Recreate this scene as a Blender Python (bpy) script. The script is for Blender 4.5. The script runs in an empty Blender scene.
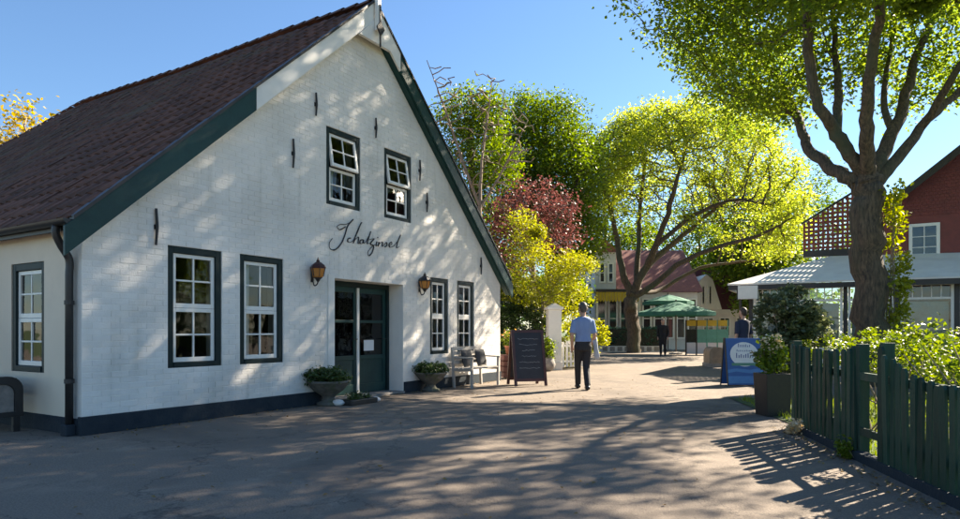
import bpy, math, random
import numpy as np
from mathutils import Vector, Matrix
from mathutils.geometry import tessellate_polygon

R = math.radians
SC = bpy.context.scene
COL = SC.collection

# ------------------------------------------------------------------ camera, sky, sun, exposure
F, CX, CY, EYE = 640.0, 480.0, 331.0, 1.2
cam_d = bpy.data.cameras.new('camera')
cam = bpy.data.objects.new('camera', cam_d)
COL.objects.link(cam)
cam.location = (0, 0, EYE)
cam.rotation_euler = (R(90), 0, 0)
cam_d.sensor_width = 36
cam_d.lens = 24
cam_d.shift_y = 71.5 / 960
cam_d.clip_start = 0.05
cam_d.clip_end = 3000
SC.camera = cam

SUN_AZ, SUN_EL = 35.0, 33.0          # azimuth from +X towards +Y
world = bpy.data.worlds.new('World')
SC.world = world
world.use_nodes = True
wn = world.node_tree
sky = wn.nodes.new('ShaderNodeTexSky')
sky.sky_type = 'NISHITA'
sky.sun_disc = False
sky.sun_elevation = R(SUN_EL)
sky.sun_rotation = R(90 - SUN_AZ)
sky.air_density = 1.2
sky.dust_density = 0.15
sky.ozone_density = 10.0
wn.links.new(sky.outputs[0], wn.nodes['Background'].inputs[0])
wn.nodes['Background'].inputs[1].default_value = 0.063

sun_d = bpy.data.lights.new('sun', 'SUN')
sun_d.energy = 5.0
sun_d.angle = R(0.53)
sun_d.color = (1.0, 0.955, 0.90)
sun = bpy.data.objects.new('sun', sun_d)
COL.objects.link(sun)
SUNV = Vector((math.cos(R(SUN_EL)) * math.cos(R(SUN_AZ)), math.cos(R(SUN_EL)) * math.sin(R(SUN_AZ)), math.sin(R(SUN_EL))))
sun.rotation_euler = SUNV.to_track_quat('Z', 'Y').to_euler()
sun.location = SUNV * 60

SC.view_settings.view_transform = 'Standard'
SC.view_settings.look = 'None'
SC.view_settings.gamma = 1
SC.view_settings.use_curve_mapping = False
SC.view_settings.exposure = 1.95
SC.view_settings.use_white_balance = True
SC.view_settings.white_balance_temperature = 7800
SC.render.engine = 'CYCLES'
SC.cycles.max_bounces = 6
SC.cycles.diffuse_bounces = 3
SC.cycles.glossy_bounces = 2
SC.cycles.transmission_bounces = 3
SC.cycles.transparent_max_bounces = 12
SC.cycles.use_denoising = True


def at(px, py, Y):
    """a point of the place: bearing and height read off the photograph, at its distance Y in metres"""
    return Vector(((px - CX) / F * Y, Y, EYE + (CY - py) / F * Y))


# ------------------------------------------------------------------ materials
MATS = {}


def node(nt, kind, **kw):
    n = nt.nodes.new(kind)
    for k, v in kw.items():
        setattr(n, k, v)
    return n


def mat(name, c1, c2=None, scale=4.0, rough=0.7, bump=0.0, bscale=40.0, c3=None, s3=0.7, metal=0.0, spec=0.5, stretch=None, rnd=0.0, detail=6.0, streak=None):
    """noise-mottled surface: c1/c2 at `scale`, optional broad stains c3 at `s3`, fine relief, per-object variation"""
    m = bpy.data.materials.new(name)
    m.use_nodes = True
    nt = m.node_tree
    b = nt.nodes['Principled BSDF']
    L = nt.links.new
    b.inputs['Roughness'].default_value = rough
    b.inputs['Metallic'].default_value = metal
    b.inputs['Specular IOR Level'].default_value = spec
    tc = node(nt, 'ShaderNodeTexCoord')
    mp = node(nt, 'ShaderNodeMapping')
    if stretch:
        mp.inputs['Scale'].default_value = stretch
    geo = None
    L(tc.outputs['Object'], mp.inputs[0])
    vec = mp.outputs[0]
    c2 = c2 or tuple(x * 0.8 for x in c1)
    n1 = node(nt, 'ShaderNodeTexNoise')
    n1.inputs['Scale'].default_value = scale
    n1.inputs['Detail'].default_value = detail
    n1.inputs['Roughness'].default_value = 0.65
    L(vec, n1.inputs['Vector'])
    rp = node(nt, 'ShaderNodeValToRGB')
    rp.color_ramp.elements[0].position = 0.35
    rp.color_ramp.elements[1].position = 0.68
    rp.color_ramp.elements[0].color = (*c2, 1)
    rp.color_ramp.elements[1].color = (*c1, 1)
    L(n1.outputs['Fac'], rp.inputs[0])
    out = rp.outputs[0]
    if c3:
        n3 = node(nt, 'ShaderNodeTexNoise')
        n3.inputs['Scale'].default_value = s3
        n3.inputs['Detail'].default_value = 5
        L(vec, n3.inputs['Vector'])
        r3 = node(nt, 'ShaderNodeValToRGB')
        r3.color_ramp.elements[0].position = 0.48
        r3.color_ramp.elements[1].position = 0.66
        L(n3.outputs['Fac'], r3.inputs[0])
        mx = node(nt, 'ShaderNodeMix', data_type='RGBA')
        L(r3.outputs[0], mx.inputs[0])
        L(out, mx.inputs[6])
        mx.inputs[7].default_value = (*c3, 1)
        out = mx.outputs[2]
    if streak:
        m4 = node(nt, 'ShaderNodeMapping')
        m4.inputs['Scale'].default_value = (5, 5, 0.6)
        L(tc.outputs['Object'], m4.inputs[0])
        n4 = node(nt, 'ShaderNodeTexNoise')
        n4.inputs['Scale'].default_value = 1.0
        n4.inputs['Detail'].default_value = 7
        L(m4.outputs[0], n4.inputs['Vector'])
        r4 = node(nt, 'ShaderNodeValToRGB')
        r4.color_ramp.elements[0].position = 0.52
        r4.color_ramp.elements[1].position = 0.80
        L(n4.outputs['Fac'], r4.inputs[0])
        n5 = node(nt, 'ShaderNodeTexNoise')
        n5.inputs['Scale'].default_value = 0.8
        n5.inputs['Detail'].default_value = 4
        L(tc.outputs['Object'], n5.inputs['Vector'])
        r5 = node(nt, 'ShaderNodeValToRGB')
        r5.color_ramp.elements[0].position = 0.45
        r5.color_ramp.elements[1].position = 0.6
        L(n5.outputs['Fac'], r5.inputs[0])
        m5 = node(nt, 'ShaderNodeMath', operation='MULTIPLY')
        L(r4.outputs[0], m5.inputs[0])
        L(r5.outputs[0], m5.inputs[1])
        mx4 = node(nt, 'ShaderNodeMix', data_type='RGBA')
        L(m5.outputs[0], mx4.inputs[0])
        L(out, mx4.inputs[6])
        mx4.inputs[7].default_value = (*streak, 1)
        out = mx4.outputs[2]
    if rnd:
        oi = node(nt, 'ShaderNodeObjectInfo')
        mr = node(nt, 'ShaderNodeMapRange')
        mr.inputs[3].default_value = 1 - rnd
        mr.inputs[4].default_value = 1 + rnd
        L(oi.outputs['Random'], mr.inputs[0])
        hs = node(nt, 'ShaderNodeHueSaturation')
        L(mr.outputs[0], hs.inputs['Value'])
        L(out, hs.inputs['Color'])
        out = hs.outputs[0]
    L(out, b.inputs['Base Color'])
    if bump:
        n2 = node(nt, 'ShaderNodeTexNoise')
        n2.inputs['Scale'].default_value = bscale
        n2.inputs['Detail'].default_value = 8
        L(vec, n2.inputs['Vector'])
        bp = node(nt, 'ShaderNodeBump')
        bp.inputs['Strength'].default_value = bump
        bp.inputs['Distance'].default_value = 0.02
        L(n2.outputs['Fac'], bp.inputs['Height'])
        L(bp.outputs[0], b.inputs['Normal'])
    MATS[name] = m
    return m


def leaf_mat(name, c1, c2, trans=0.45, rough=0.45, vscale=0.6):
    """thin leaf: part reflecting, part letting light through, tint differing from spray to spray"""
    m = bpy.data.materials.new(name)
    m.use_nodes = True
    nt = m.node_tree
    nt.nodes.clear()
    L = nt.links.new
    out = node(nt, 'ShaderNodeOutputMaterial')
    at_ = node(nt, 'ShaderNodeAttribute', attribute_name='tint')
    tc = node(nt, 'ShaderNodeTexCoord')
    ns = node(nt, 'ShaderNodeTexNoise')
    ns.inputs['Scale'].default_value = vscale
    L(tc.outputs['Object'], ns.inputs['Vector'])
    ad = node(nt, 'ShaderNodeMath', operation='MULTIPLY_ADD')
    L(ns.outputs['Fac'], ad.inputs[0])
    ad.inputs[1].default_value = 1.2
    ad.inputs[2].default_value = -0.45
    a2 = node(nt, 'ShaderNodeMath', operation='ADD')
    L(ad.outputs[0], a2.inputs[0])
    sc_ = node(nt, 'ShaderNodeMath', operation='MULTIPLY_ADD')
    L(at_.outputs['Fac'], sc_.inputs[0])
    sc_.inputs[1].default_value = 0.7
    sc_.inputs[2].default_value = 0.0
    L(sc_.outputs[0], a2.inputs[1])
    mx = node(nt, 'ShaderNodeMix', data_type='RGBA')
    mx.clamp_factor = True
    L(a2.outputs[0], mx.inputs[0])
    mx.inputs[6].default_value = (*c1, 1)
    mx.inputs[7].default_value = (*c2, 1)
    pb = node(nt, 'ShaderNodeBsdfPrincipled')
    pb.inputs['Roughness'].default_value = rough
    pb.inputs['Specular IOR Level'].default_value = 0.35
    L(mx.outputs[2], pb.inputs['Base Color'])
    tr = node(nt, 'ShaderNodeBsdfTranslucent')
    hs = node(nt, 'ShaderNodeHueSaturation')
    hs.inputs['Saturation'].default_value = 1.12
    hs.inputs['Value'].default_value = 1.5
    L(mx.outputs[2], hs.inputs['Color'])
    L(hs.outputs[0], tr.inputs['Color'])
    ms = node(nt, 'ShaderNodeMixShader')
    ms.inputs[0].default_value = trans
    L(pb.outputs[0], ms.inputs[1])
    L(tr.outputs[0], ms.inputs[2])
    L(ms.outputs[0], out.inputs[0])
    MATS[name] = m
    return m


def glass_mat(name, tint=(0.75, 0.8, 0.8), gloss=0.04, wav=0.02):
    m = bpy.data.materials.new(name)
    m.use_nodes = True
    nt = m.node_tree
    nt.nodes.clear()
    L = nt.links.new
    out = node(nt, 'ShaderNodeOutputMaterial')
    tr = node(nt, 'ShaderNodeBsdfTransparent')
    tr.inputs[0].default_value = (*tint, 1)
    gl = node(nt, 'ShaderNodeBsdfGlossy')
    gl.inputs['Roughness'].default_value = gloss
    fr = node(nt, 'ShaderNodeFresnel')
    fr.inputs[0].default_value = 1.6
    tc = node(nt, 'ShaderNodeTexCoord')
    ns = node(nt, 'ShaderNodeTexNoise')
    ns.inputs['Scale'].default_value = 3.0
    L(tc.outputs['Object'], ns.inputs['Vector'])
    bp = node(nt, 'ShaderNodeBump')
    bp.inputs['Strength'].default_value = 0.25
    bp.inputs['Distance'].default_value = wav
    L(ns.outputs['Fac'], bp.inputs['Height'])
    L(bp.outputs[0], gl.inputs['Normal'])
    L(bp.outputs[0], fr.inputs['Normal'])
    ms = node(nt, 'ShaderNodeMixShader')
    L(fr.outputs[0], ms.inputs[0])
    L(tr.outputs[0], ms.inputs[1])
    L(gl.outputs[0], ms.inputs[2])
    L(ms.outputs[0], out.inputs[0])
    MATS[name] = m
    return m


M_wall = mat('painted_brick', (0.86, 0.81, 0.735), (0.79, 0.745, 0.675), 2.2, 0.7, 0.3, 60, c3=(0.70, 0.66, 0.595), s3=0.9, rnd=0.04, streak=(0.58, 0.545, 0.47))
M_plaster = mat('cream_plaster', (0.84, 0.69, 0.52), (0.76, 0.62, 0.47), 1.6, 0.8, 0.15, 70, c3=(0.68, 0.55, 0.42), s3=0.8)
M_plinth = mat('tarred_plinth', (0.016, 0.026, 0.036), (0.028, 0.038, 0.046), 5, 0.7, 0.3, 30, spec=0.2)
M_green = mat('dark_green_paint', (0.012, 0.055, 0.048), (0.008, 0.036, 0.034), 3, 0.45, 0.06, 50, spec=0.3)
M_frame = mat('blackish_green_paint', (0.010, 0.026, 0.026), (0.007, 0.018, 0.018), 4, 0.5, 0.05, 60, spec=0.25)
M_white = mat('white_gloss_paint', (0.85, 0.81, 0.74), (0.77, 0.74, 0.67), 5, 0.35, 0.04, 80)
M_tile = mat('old_clay_tile', (0.165, 0.066, 0.042), (0.062, 0.028, 0.020), 3.2, 0.75, 0.4, 45, c3=(0.10, 0.07, 0.048), s3=1.6, rnd=0.35)
M_iron = mat('black_iron', (0.012, 0.012, 0.014), (0.02, 0.018, 0.017), 20, 0.5, 0.1, 60)
M_zinc = mat('dark_pipe_paint', (0.022, 0.020, 0.020), (0.03, 0.028, 0.026), 9, 0.45)
M_glass = glass_mat('window_glass')
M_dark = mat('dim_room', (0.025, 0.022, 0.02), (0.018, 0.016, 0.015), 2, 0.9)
M_curtain = mat('white_curtain', (0.75, 0.74, 0.7), (0.66, 0.65, 0.62), 6, 0.9)
def road_mat():
    """worn asphalt: grit, lighter and darker patches, sandy wash, hairline cracks"""
    m = bpy.data.materials.new('worn_asphalt')
    m.use_nodes = True
    nt = m.node_tree
    L = nt.links.new
    b = nt.nodes['Principled BSDF']
    b.inputs['Roughness'].default_value = 0.85
    b.inputs['Specular IOR Level'].default_value = 0.35
    tc = node(nt, 'ShaderNodeTexCoord')

    def noise(scale, detail=6, rough=0.6, dist=0.0):
        n = node(nt, 'ShaderNodeTexNoise')
        n.inputs['Scale'].default_value = scale
        n.inputs['Detail'].default_value = detail
        n.inputs['Roughness'].default_value = rough
        n.inputs['Distortion'].default_value = dist
        L(tc.outputs['Object'], n.inputs['Vector'])
        return n

    def ramp(src, p0, p1, c0=(0, 0, 0), c1=(1, 1, 1)):
        r = node(nt, 'ShaderNodeValToRGB')
        r.color_ramp.elements[0].position, r.color_ramp.elements[1].position = p0, p1
        r.color_ramp.elements[0].color, r.color_ramp.elements[1].color = (*c0, 1), (*c1, 1)
        L(src, r.inputs[0])
        return r.outputs[0]

    def mix(fac, a, c=None, src=None):
        x = node(nt, 'ShaderNodeMix', data_type='RGBA')
        L(fac, x.inputs[0])
        L(a, x.inputs[6])
        if c:
            x.inputs[7].default_value = (*c, 1)
        else:
            L(src, x.inputs[7])
        return x.outputs[2]

    grit = noise(70, 8, 0.75)
    col = ramp(grit.outputs['Fac'], 0.36, 0.66, (0.125, 0.100, 0.078), (0.28, 0.225, 0.175))
    col = mix(ramp(noise(0.35, 5, 0.6, 0.6).outputs['Fac'], 0.47, 0.62), col, (0.14, 0.113, 0.09))
    col = mix(ramp(noise(1.3, 8, 0.7, 1.2).outputs['Fac'], 0.53, 0.70), col, (0.29, 0.23, 0.175))
    col = mix(ramp(noise(3.1, 6, 0.7, 0.5).outputs['Fac'], 0.60, 0.72), col, (0.09, 0.073, 0.06))
    vo = node(nt, 'ShaderNodeTexVoronoi', feature='DISTANCE_TO_EDGE')
    vo.inputs['Scale'].default_value = 0.33
    wob = noise(1.7, 6, 0.7)
    vm = node(nt, 'ShaderNodeVectorMath', operation='MULTIPLY_ADD')
    L(wob.outputs['Color'], vm.inputs[0])
    vm.inputs[1].default_value = (1.4, 1.4, 0)
    L(tc.outputs['Object'], vm.inputs[2])
    L(vm.outputs[0], vo.inputs['Vector'])
    col = mix(ramp(vo.outputs['Distance'], 0.0, 0.006, (0.85, 0.85, 0.85), (0, 0, 0)), col, (0.06, 0.052, 0.046))
    L(col, b.inputs['Base Color'])
    bp = node(nt, 'ShaderNodeBump')
    bp.inputs['Strength'].default_value = 0.7
    bp.inputs['Distance'].default_value = 0.012
    L(grit.outputs['Fac'], bp.inputs['Height'])
    b2 = node(nt, 'ShaderNodeBump')
    b2.inputs['Strength'].default_value = 0.5
    b2.inputs['Distance'].default_value = 0.05
    L(noise(2.2, 5).outputs['Fac'], b2.inputs['Height'])
    L(bp.outputs[0], b2.inputs['Normal'])
    L(b2.outputs[0], b.inputs['Normal'])
    return m


M_asphalt = road_mat()
M_lawn = mat('lawn_soil', (0.07, 0.11, 0.025), (0.05, 0.075, 0.02), 6, 0.95, 0.5, 30)
M_bark = mat('tree_bark', (0.17, 0.115, 0.07), (0.035, 0.027, 0.02), 22, 0.9, 1.0, 34, stretch=(1, 1, 0.2), c3=(0.07, 0.075, 0.045), s3=1.2)
M_bark2 = mat('grey_bark', (0.30, 0.23, 0.17), (0.18, 0.14, 0.105), 12, 0.9, 0.5, 25)
M_stone = mat('weathered_stone', (0.30, 0.27, 0.24), (0.2, 0.18, 0.16), 9, 0.85, 0.5, 40)
M_wood = mat('weathered_wood', (0.17, 0.12, 0.085), (0.09, 0.065, 0.05), 7, 0.75, 0.4, 30, stretch=(1, 6, 6))
M_fence = mat('green_fence_paint', (0.018, 0.062, 0.042), (0.011, 0.038, 0.028), 6, 0.55, 0.15, 45, c3=(0.035, 0.055, 0.04), s3=3.5, rnd=0.35, spec=0.25, stretch=(3, 3, 0.5))
M_red = mat('red_siding', (0.24, 0.055, 0.046), (0.18, 0.044, 0.038), 5, 0.7, 0.1, 40, rnd=0.06)
M_brown = mat('dark_brown_paint', (0.03, 0.022, 0.02), (0.022, 0.017, 0.015), 6, 0.45)
M_canopy = mat('pale_roof_felt', (0.76, 0.73, 0.68), (0.66, 0.63, 0.59), 2, 0.8, 0.1, 30)
M_parasol = mat('green_parasol_cloth', (0.03, 0.17, 0.11), (0.025, 0.13, 0.085), 3, 0.8)
M_yellow = mat('yellow_cloth', (0.55, 0.38, 0.03), (0.45, 0.3, 0.03), 4, 0.7)
M_hedge_core = mat('hedge_twigs', (0.03, 0.035, 0.02), (0.02, 0.022, 0.015), 8, 0.95)


# ------------------------------------------------------------------ objects
def link(o, parent=None):
    COL.objects.link(o)
    if parent is not None:
        o.parent = parent
    return o


def tag(o, label=None, cat=None, group=None, kind=None):
    for k, v in (('label', label), ('category', cat), ('group', group), ('kind', kind)):
        if v:
            o[k] = v
    return o


def thing(name, label, cat, loc=(0, 0, 0), rz=0.0, group=None):
    o = bpy.data.objects.new(name, None)
    o.empty_display_size = 0.2
    link(o)
    o.location = loc
    o.rotation_euler = (0, 0, rz)
    return tag(o, label, cat, group)


def holder(name, parent, loc=(0, 0, 0), rot=(0, 0, 0)):
    o = bpy.data.objects.new(name, None)
    o.empty_display_size = 0.1
    link(o, parent)
    o.location = loc
    o.rotation_euler = rot
    return o


def mesh_np(name, verts, faces, tint=None):
    """faces: (n,k) int array"""
    me = bpy.data.meshes.new(name)
    verts = np.asarray(verts, np.float32)
    faces = np.asarray(faces, np.int32)
    n, k = faces.shape
    me.vertices.add(len(verts))
    me.vertices.foreach_set('co', verts.ravel())
    me.loops.add(n * k)
    me.loops.foreach_set('vertex_index', faces.ravel())
    me.polygons.add(n)
    me.polygons.foreach_set('loop_start', np.arange(0, n * k, k, dtype=np.int32))
    me.polygons.foreach_set('loop_total', np.full(n, k, np.int32))
    if tint is not None:
        a = me.attributes.new('tint', 'FLOAT', 'FACE')
        a.data.foreach_set('value', np.asarray(tint, np.float32))
    me.update(calc_edges=True)
    return me


class MB:
    """collects faces, then becomes one mesh object"""

    def __init__(self):
        self.v, self.f = [], []

    def add(self, vs, fs):
        n = len(self.v)
        self.v += [tuple(p) for p in vs]
        self.f += [tuple(i + n for i in q) for q in fs]
        return self

    def box(self, x0, x1, y0, y1, z0, z1):
        x0, x1 = min(x0, x1), max(x0, x1)
        y0, y1 = min(y0, y1), max(y0, y1)
        z0, z1 = min(z0, z1), max(z0, z1)
        return self.add([(x0, y0, z0), (x1, y0, z0), (x1, y1, z0), (x0, y1, z0), (x0, y0, z1), (x1, y0, z1), (x1, y1, z1), (x0, y1, z1)],
                        [(0, 3, 2, 1), (4, 5, 6, 7), (0, 1, 5, 4), (1, 2, 6, 5), (2, 3, 7, 6), (3, 0, 4, 7)])

    def bar(self, p, q, w, h, up=(0, 0, 1)):
        p, q = Vector(p), Vector(q)
        d = (q - p).normalized()
        s = d.cross(Vector(up))
        if s.length < 1e-4:
            s = d.cross(Vector((0, 1, 0)))
        s.normalize()
        u = s.cross(d).normalized()
        vs = []
        for c in (p, q):
            for a, b in ((-1, -1), (1, -1), (1, 1), (-1, 1)):
                vs.append(c + s * (a * w / 2) + u * (b * h / 2))
        return self.add(vs, [(0, 1, 2, 3), (7, 6, 5, 4), (0, 4, 5, 1), (1, 5, 6, 2), (2, 6, 7, 3), (3, 7, 4, 0)])

    def tube(self, pts, radii, n=8, caps=True, lump=0.0):
        pts = [Vector(p) for p in pts]
        if not hasattr(radii, '__len__'):
            radii = [radii] * len(pts)
        base = len(self.v)
        ref = None
        for i, p in enumerate(pts):
            d = (pts[min(i + 1, len(pts) - 1)] - pts[max(i - 1, 0)])
            if d.length < 1e-7:
                d = Vector((0, 0, 1))
            d.normalize()
            if ref is None:
                ref = d.orthogonal().normalized()
            ref = (ref - d * ref.dot(d))
            if ref.length < 1e-5:
                ref = d.orthogonal()
            ref.normalize()
            s = d.cross(ref)
            for k in range(n):
                a = 2 * math.pi * k / n
                q = 1.0
                if lump:
                    q += lump * (math.sin(3 * a + 0.7 * p.z + p.x) * 0.8 + math.sin(5 * a - 0.9 * p.z + 2 * p.y) * 0.6 + math.sin(9 * a + 0.5 * p.z) * 0.5)
                self.v.append(tuple(p + (ref * math.cos(a) + s * math.sin(a)) * (radii[i] * q)))
        for i in range(len(pts) - 1):
            for k in range(n):
                a, b = base + i * n + k, base + i * n + (k + 1) % n
                self.f.append((a, b, b + n, a + n))
        if caps:
            self.f.append(tuple(base + k for k in reversed(range(n))))
            self.f.append(tuple(base + (len(pts) - 1) * n + k for k in range(n)))
        return self

    def lathe(self, prof, n=16, c=(0, 0, 0), sx=1.0, sy=1.0):
        base = len(self.v)
        for r, z in prof:
            for k in range(n):
                a = 2 * math.pi * k / n
                self.v.append((c[0] + r * sx * math.cos(a), c[1] + r * sy * math.sin(a), c[2] + z))
        for i in range(len(prof) - 1):
            for k in range(n):
                a, b = base + i * n + k, base + i * n + (k + 1) % n
                self.f.append((a, b, b + n, a + n))
        self.f.append(tuple(base + k for k in reversed(range(n))))
        self.f.append(tuple(base + (len(prof) - 1) * n + k for k in range(n)))
        return self

    def prism(self, poly, y0, y1, axis='y'):
        """poly of (x,z) extruded along y, or of (x,y) along z"""
        n = len(poly)
        if axis == 'y':
            vs = [(a, y0, b) for a, b in poly] + [(a, y1, b) for a, b in poly]
        elif axis == 'x':
            vs = [(y0, a, b) for a, b in poly] + [(y1, a, b) for a, b in poly]
        else:
            vs = [(a, b, y0) for a, b in poly] + [(a, b, y1) for a, b in poly]
        fs = [tuple(range(n)), tuple(reversed(range(n, 2 * n)))] + [(i, i + n, (i + 1) % n + n, (i + 1) % n) for i in range(n)]
        return self.add(vs, fs)

    def holed(self, outline, holes, y0, y1):
        """wall slab in the xz plane with openings"""
        loops = [outline] + holes
        flat = [p for lp in loops for p in lp]
        tris = tessellate_polygon([[Vector((a, b, 0)) for a, b in lp] for lp in loops])
        n = len(flat)
        vs = [(a, y0, b) for a, b in flat] + [(a, y1, b) for a, b in flat]
        fs = [tuple(t) for t in tris] + [tuple(i + n for i in reversed(t)) for t in tris]
        o = 0
        for lp in loops:
            m = len(lp)
            fs += [(o + i, o + i + n, o + (i + 1) % m + n, o + (i + 1) % m) for i in range(m)]
            o += m
        return self.add(vs, fs)

    def build(self, name, m, parent=None, smooth=False, loc=None, bevel=0.0):
        me = bpy.data.meshes.new(name)
        me.from_pydata(self.v, [], self.f)
        me.update()
        if smooth:
            me.polygons.foreach_set('use_smooth', [True] * len(me.polygons))
        me.materials.append(m)
        o = bpy.data.objects.new(name, me)
        link(o, parent)
        if loc is not None:
            o.location = loc
        if bevel:
            bv = o.modifiers.new('bevel', 'BEVEL')
            bv.width = bevel
            bv.segments = 2
            bv.limit_method = 'ANGLE'
        return o


def recalc(o):
    import bmesh
    bm = bmesh.new()
    bm.from_mesh(o.data)
    bmesh.ops.recalc_face_normals(bm, faces=bm.faces[:])
    bm.to_mesh(o.data)
    bm.free()
    return o


def share(o, parent=None, loc=None, rot=None):
    c = o.copy()
    link(c, parent if parent is not None else o.parent)
    if loc is not None:
        c.location = loc
    if rot is not None:
        c.rotation_euler = rot
    return c


def copy_tree(o, parent=None):
    kids = list(o.children)
    c = o.copy()
    COL.objects.link(c)
    c.parent = parent
    for k in kids:
        copy_tree(k, c)
    return c


def smooth_line(pts, n=8):
    """Catmull-Rom through 2D or 3D points"""
    P = [Vector(p) for p in pts]
    P = [P[0] * 2 - P[1]] + P + [P[-1] * 2 - P[-2]]
    out = []
    for i in range(1, len(P) - 2):
        a, b, c, d = P[i - 1], P[i], P[i + 1], P[i + 2]
        for k in range(n):
            t = k / n
            out.append(0.5 * ((2 * b) + (c - a) * t + (2 * a - 5 * b + 4 * c - d) * t * t + (3 * b - a - 3 * c + d) * t ** 3))
    out.append(P[-2])
    return out


# ------------------------------------------------------------------ growing things
def leaf_cloud(centers, size, rng, spread, per, up=0.55, fold=0.25, droop=0.0, aspect=0.62):
    """many folded leaf blades scattered round the given points"""
    c = np.repeat(np.asarray(centers, float), per, axis=0)
    n = len(c)
    c = c + rng.normal(0, 1, (n, 3)) * spread * np.array([1, 1, 0.75])
    nrm = rng.normal(0, 1, (n, 3))
    nrm[:, 2] = np.abs(nrm[:, 2]) + up
    nrm /= np.linalg.norm(nrm, axis=1)[:, None]
    t = rng.normal(0, 1, (n, 3))
    t[:, 2] -= droop
    t -= nrm * np.sum(t * nrm, axis=1)[:, None]
    t /= np.linalg.norm(t, axis=1)[:, None] + 1e-9
    s = np.cross(nrm, t)
    sz = size * rng.uniform(0.4, 1.0, n)[:, None] ** 0.7 * 1.35
    w = sz * aspect * 0.5
    base = c - t * sz * 0.5
    tip = c + t * sz * 0.5 - nrm * sz * 0.12
    lf = c + s * w + nrm * w * fold - t * sz * 0.05
    rt = c - s * w + nrm * w * fold - t * sz * 0.05
    v = np.stack([base, lf, tip, rt], axis=1).reshape(-1, 3)
    i = np.arange(n)[:, None] * 4
    f = np.concatenate([i + np.array([[0, 2, 1]]), i + np.array([[0, 3, 2]])], axis=1).reshape(-1, 3)
    tint = np.repeat(rng.uniform(0, 1, n), 2)
    return v, f, tint


def leaf_object(name, centers, size, m, rng, spread, per, parent=None, origin=(0, 0, 0), **kw):
    v, f, t = leaf_cloud(centers, size, rng, spread, per, **kw)
    me = mesh_np(name, v - np.asarray(origin), f, t)
    me.materials.append(m)
    o = bpy.data.objects.new(name, me)
    link(o, parent)
    o['kind'] = 'stuff'
    return o


def blob_points(blobs, n, rng, shell=0.0):
    """points inside a union of ellipsoids (centre, radii); shell > 0 pushes them outwards"""
    vol = np.array([b[1][0] * b[1][1] * b[1][2] for b in blobs])
    pick = rng.choice(len(blobs), n, p=vol / vol.sum())
    d = rng.normal(0, 1, (n, 3))
    d /= np.linalg.norm(d, axis=1)[:, None]
    r = rng.uniform(shell ** 3, 1, n) ** (1 / 3)
    C = np.array([b[0] for b in blobs])[pick]
    Rr = np.array([b[1] for b in blobs])[pick]
    return C + d * r[:, None] * Rr


def colonize(limbs, attr, step, infl, kill, iters, rng, wob=0.15):
    """branches that grow from the given limbs towards the crown's points; returns nodes, parents, preset radii"""
    pos, par, rad = [], [], []
    for li, (pts, r0, r1, start) in enumerate(limbs):
        pts = smooth_line(pts, 5) if len(pts) > 2 else [Vector(p) for p in pts]
        prev = -1
        if start is not None:
            s0 = np.array(pts[0])
            prev = int(np.argmin([np.linalg.norm(np.array(p) - s0) for p in pos]))
            pts = pts[1:]
        n = len(pts)
        for k, p in enumerate(pts):
            w = rng.normal(0, 1, 3) * r0 * 0.12
            pos.append(np.array(p) + w)
            par.append(prev)
            rad.append(r0 + (r1 - r0) * k / max(1, n - 1))
            prev = len(pos) - 1
    pos = [np.asarray(p, float) for p in pos]
    A = np.asarray(attr, float)
    P = np.array(pos)
    D = np.linalg.norm(A[:, None] - P[None], axis=2)
    near = D.argmin(1)
    nd = D.min(1)
    alive = nd > kill
    for it in range(iters):
        idx = np.where(alive & (nd < infl))[0]
        if len(idx) == 0:
            break
        dirs = {}
        for a in idx:
            k = near[a]
            v = A[a] - pos[k]
            v = v / (np.linalg.norm(v) + 1e-9)
            dirs[k] = dirs[k] + v if k in dirs else v
        new = []
        for k, v in dirs.items():
            ln = np.linalg.norm(v)
            if ln < 1e-3:
                v = rng.normal(0, 1, 3)
                ln = np.linalg.norm(v)
            v = v / ln + rng.normal(0, wob, 3) + np.array([0, 0, 0.04])
            q = pos[k] + v / np.linalg.norm(v) * step
            new.append(len(pos))
            pos.append(q)
            par.append(k)
            rad.append(0.0)
        Q = np.array([pos[i] for i in new])
        d2 = np.linalg.norm(A[:, None] - Q[None], axis=2)
        j = d2.argmin(1)
        m = d2[np.arange(len(A)), j]
        better = m < nd
        near[better] = np.array(new)[j[better]]
        nd[better] = m[better]
        alive &= nd > kill
    return np.array(pos), np.array(par), np.array(rad)


def branch_mesh(mb, pos, par, rad, tip=0.008, e=2.3, rmin_draw=0.0):
    n = len(pos)
    kids = [[] for _ in range(n)]
    for i in range(n):
        if par[i] >= 0:
            kids[par[i]].append(i)
    r = np.zeros(n)
    for i in range(n - 1, -1, -1):          # children always follow their parent
        s = sum(r[c] ** e for c in kids[i])
        r[i] = max(tip, s ** (1 / e))
    pre = rad > 0
    r = np.where(pre, np.maximum(rad, np.minimum(r, rad * 1.15)), r)
    for i in range(n):
        if par[i] >= 0 and r[i] > r[par[i]]:
            r[i] = r[par[i]]
    done = np.zeros(n, bool)
    for i in range(n):
        if done[i]:
            continue
        chain = [i] if par[i] < 0 else [par[i], i]
        done[i] = True
        c = i
        while kids[c]:
            nx = [k for k in kids[c] if not done[k]]
            if not nx:
                break
            c = max(nx, key=lambda k: r[k])
            done[c] = True
            chain.append(c)
        if len(chain) < 2 or r[chain[-1 if len(chain) < 3 else 1]] < rmin_draw:
            continue
        rr = [r[k] for k in chain]
        if par[i] >= 0:
            rr[0] = min(rr[0], rr[1] * 1.25)
        big = max(rr)
        mb.tube([pos[k] for k in chain], rr, 22 if big > 0.25 else (12 if big > 0.1 else (6 if big > 0.03 else 4)), caps=False, lump=0.045 if big > 0.1 else 0.0)
    return r


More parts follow.
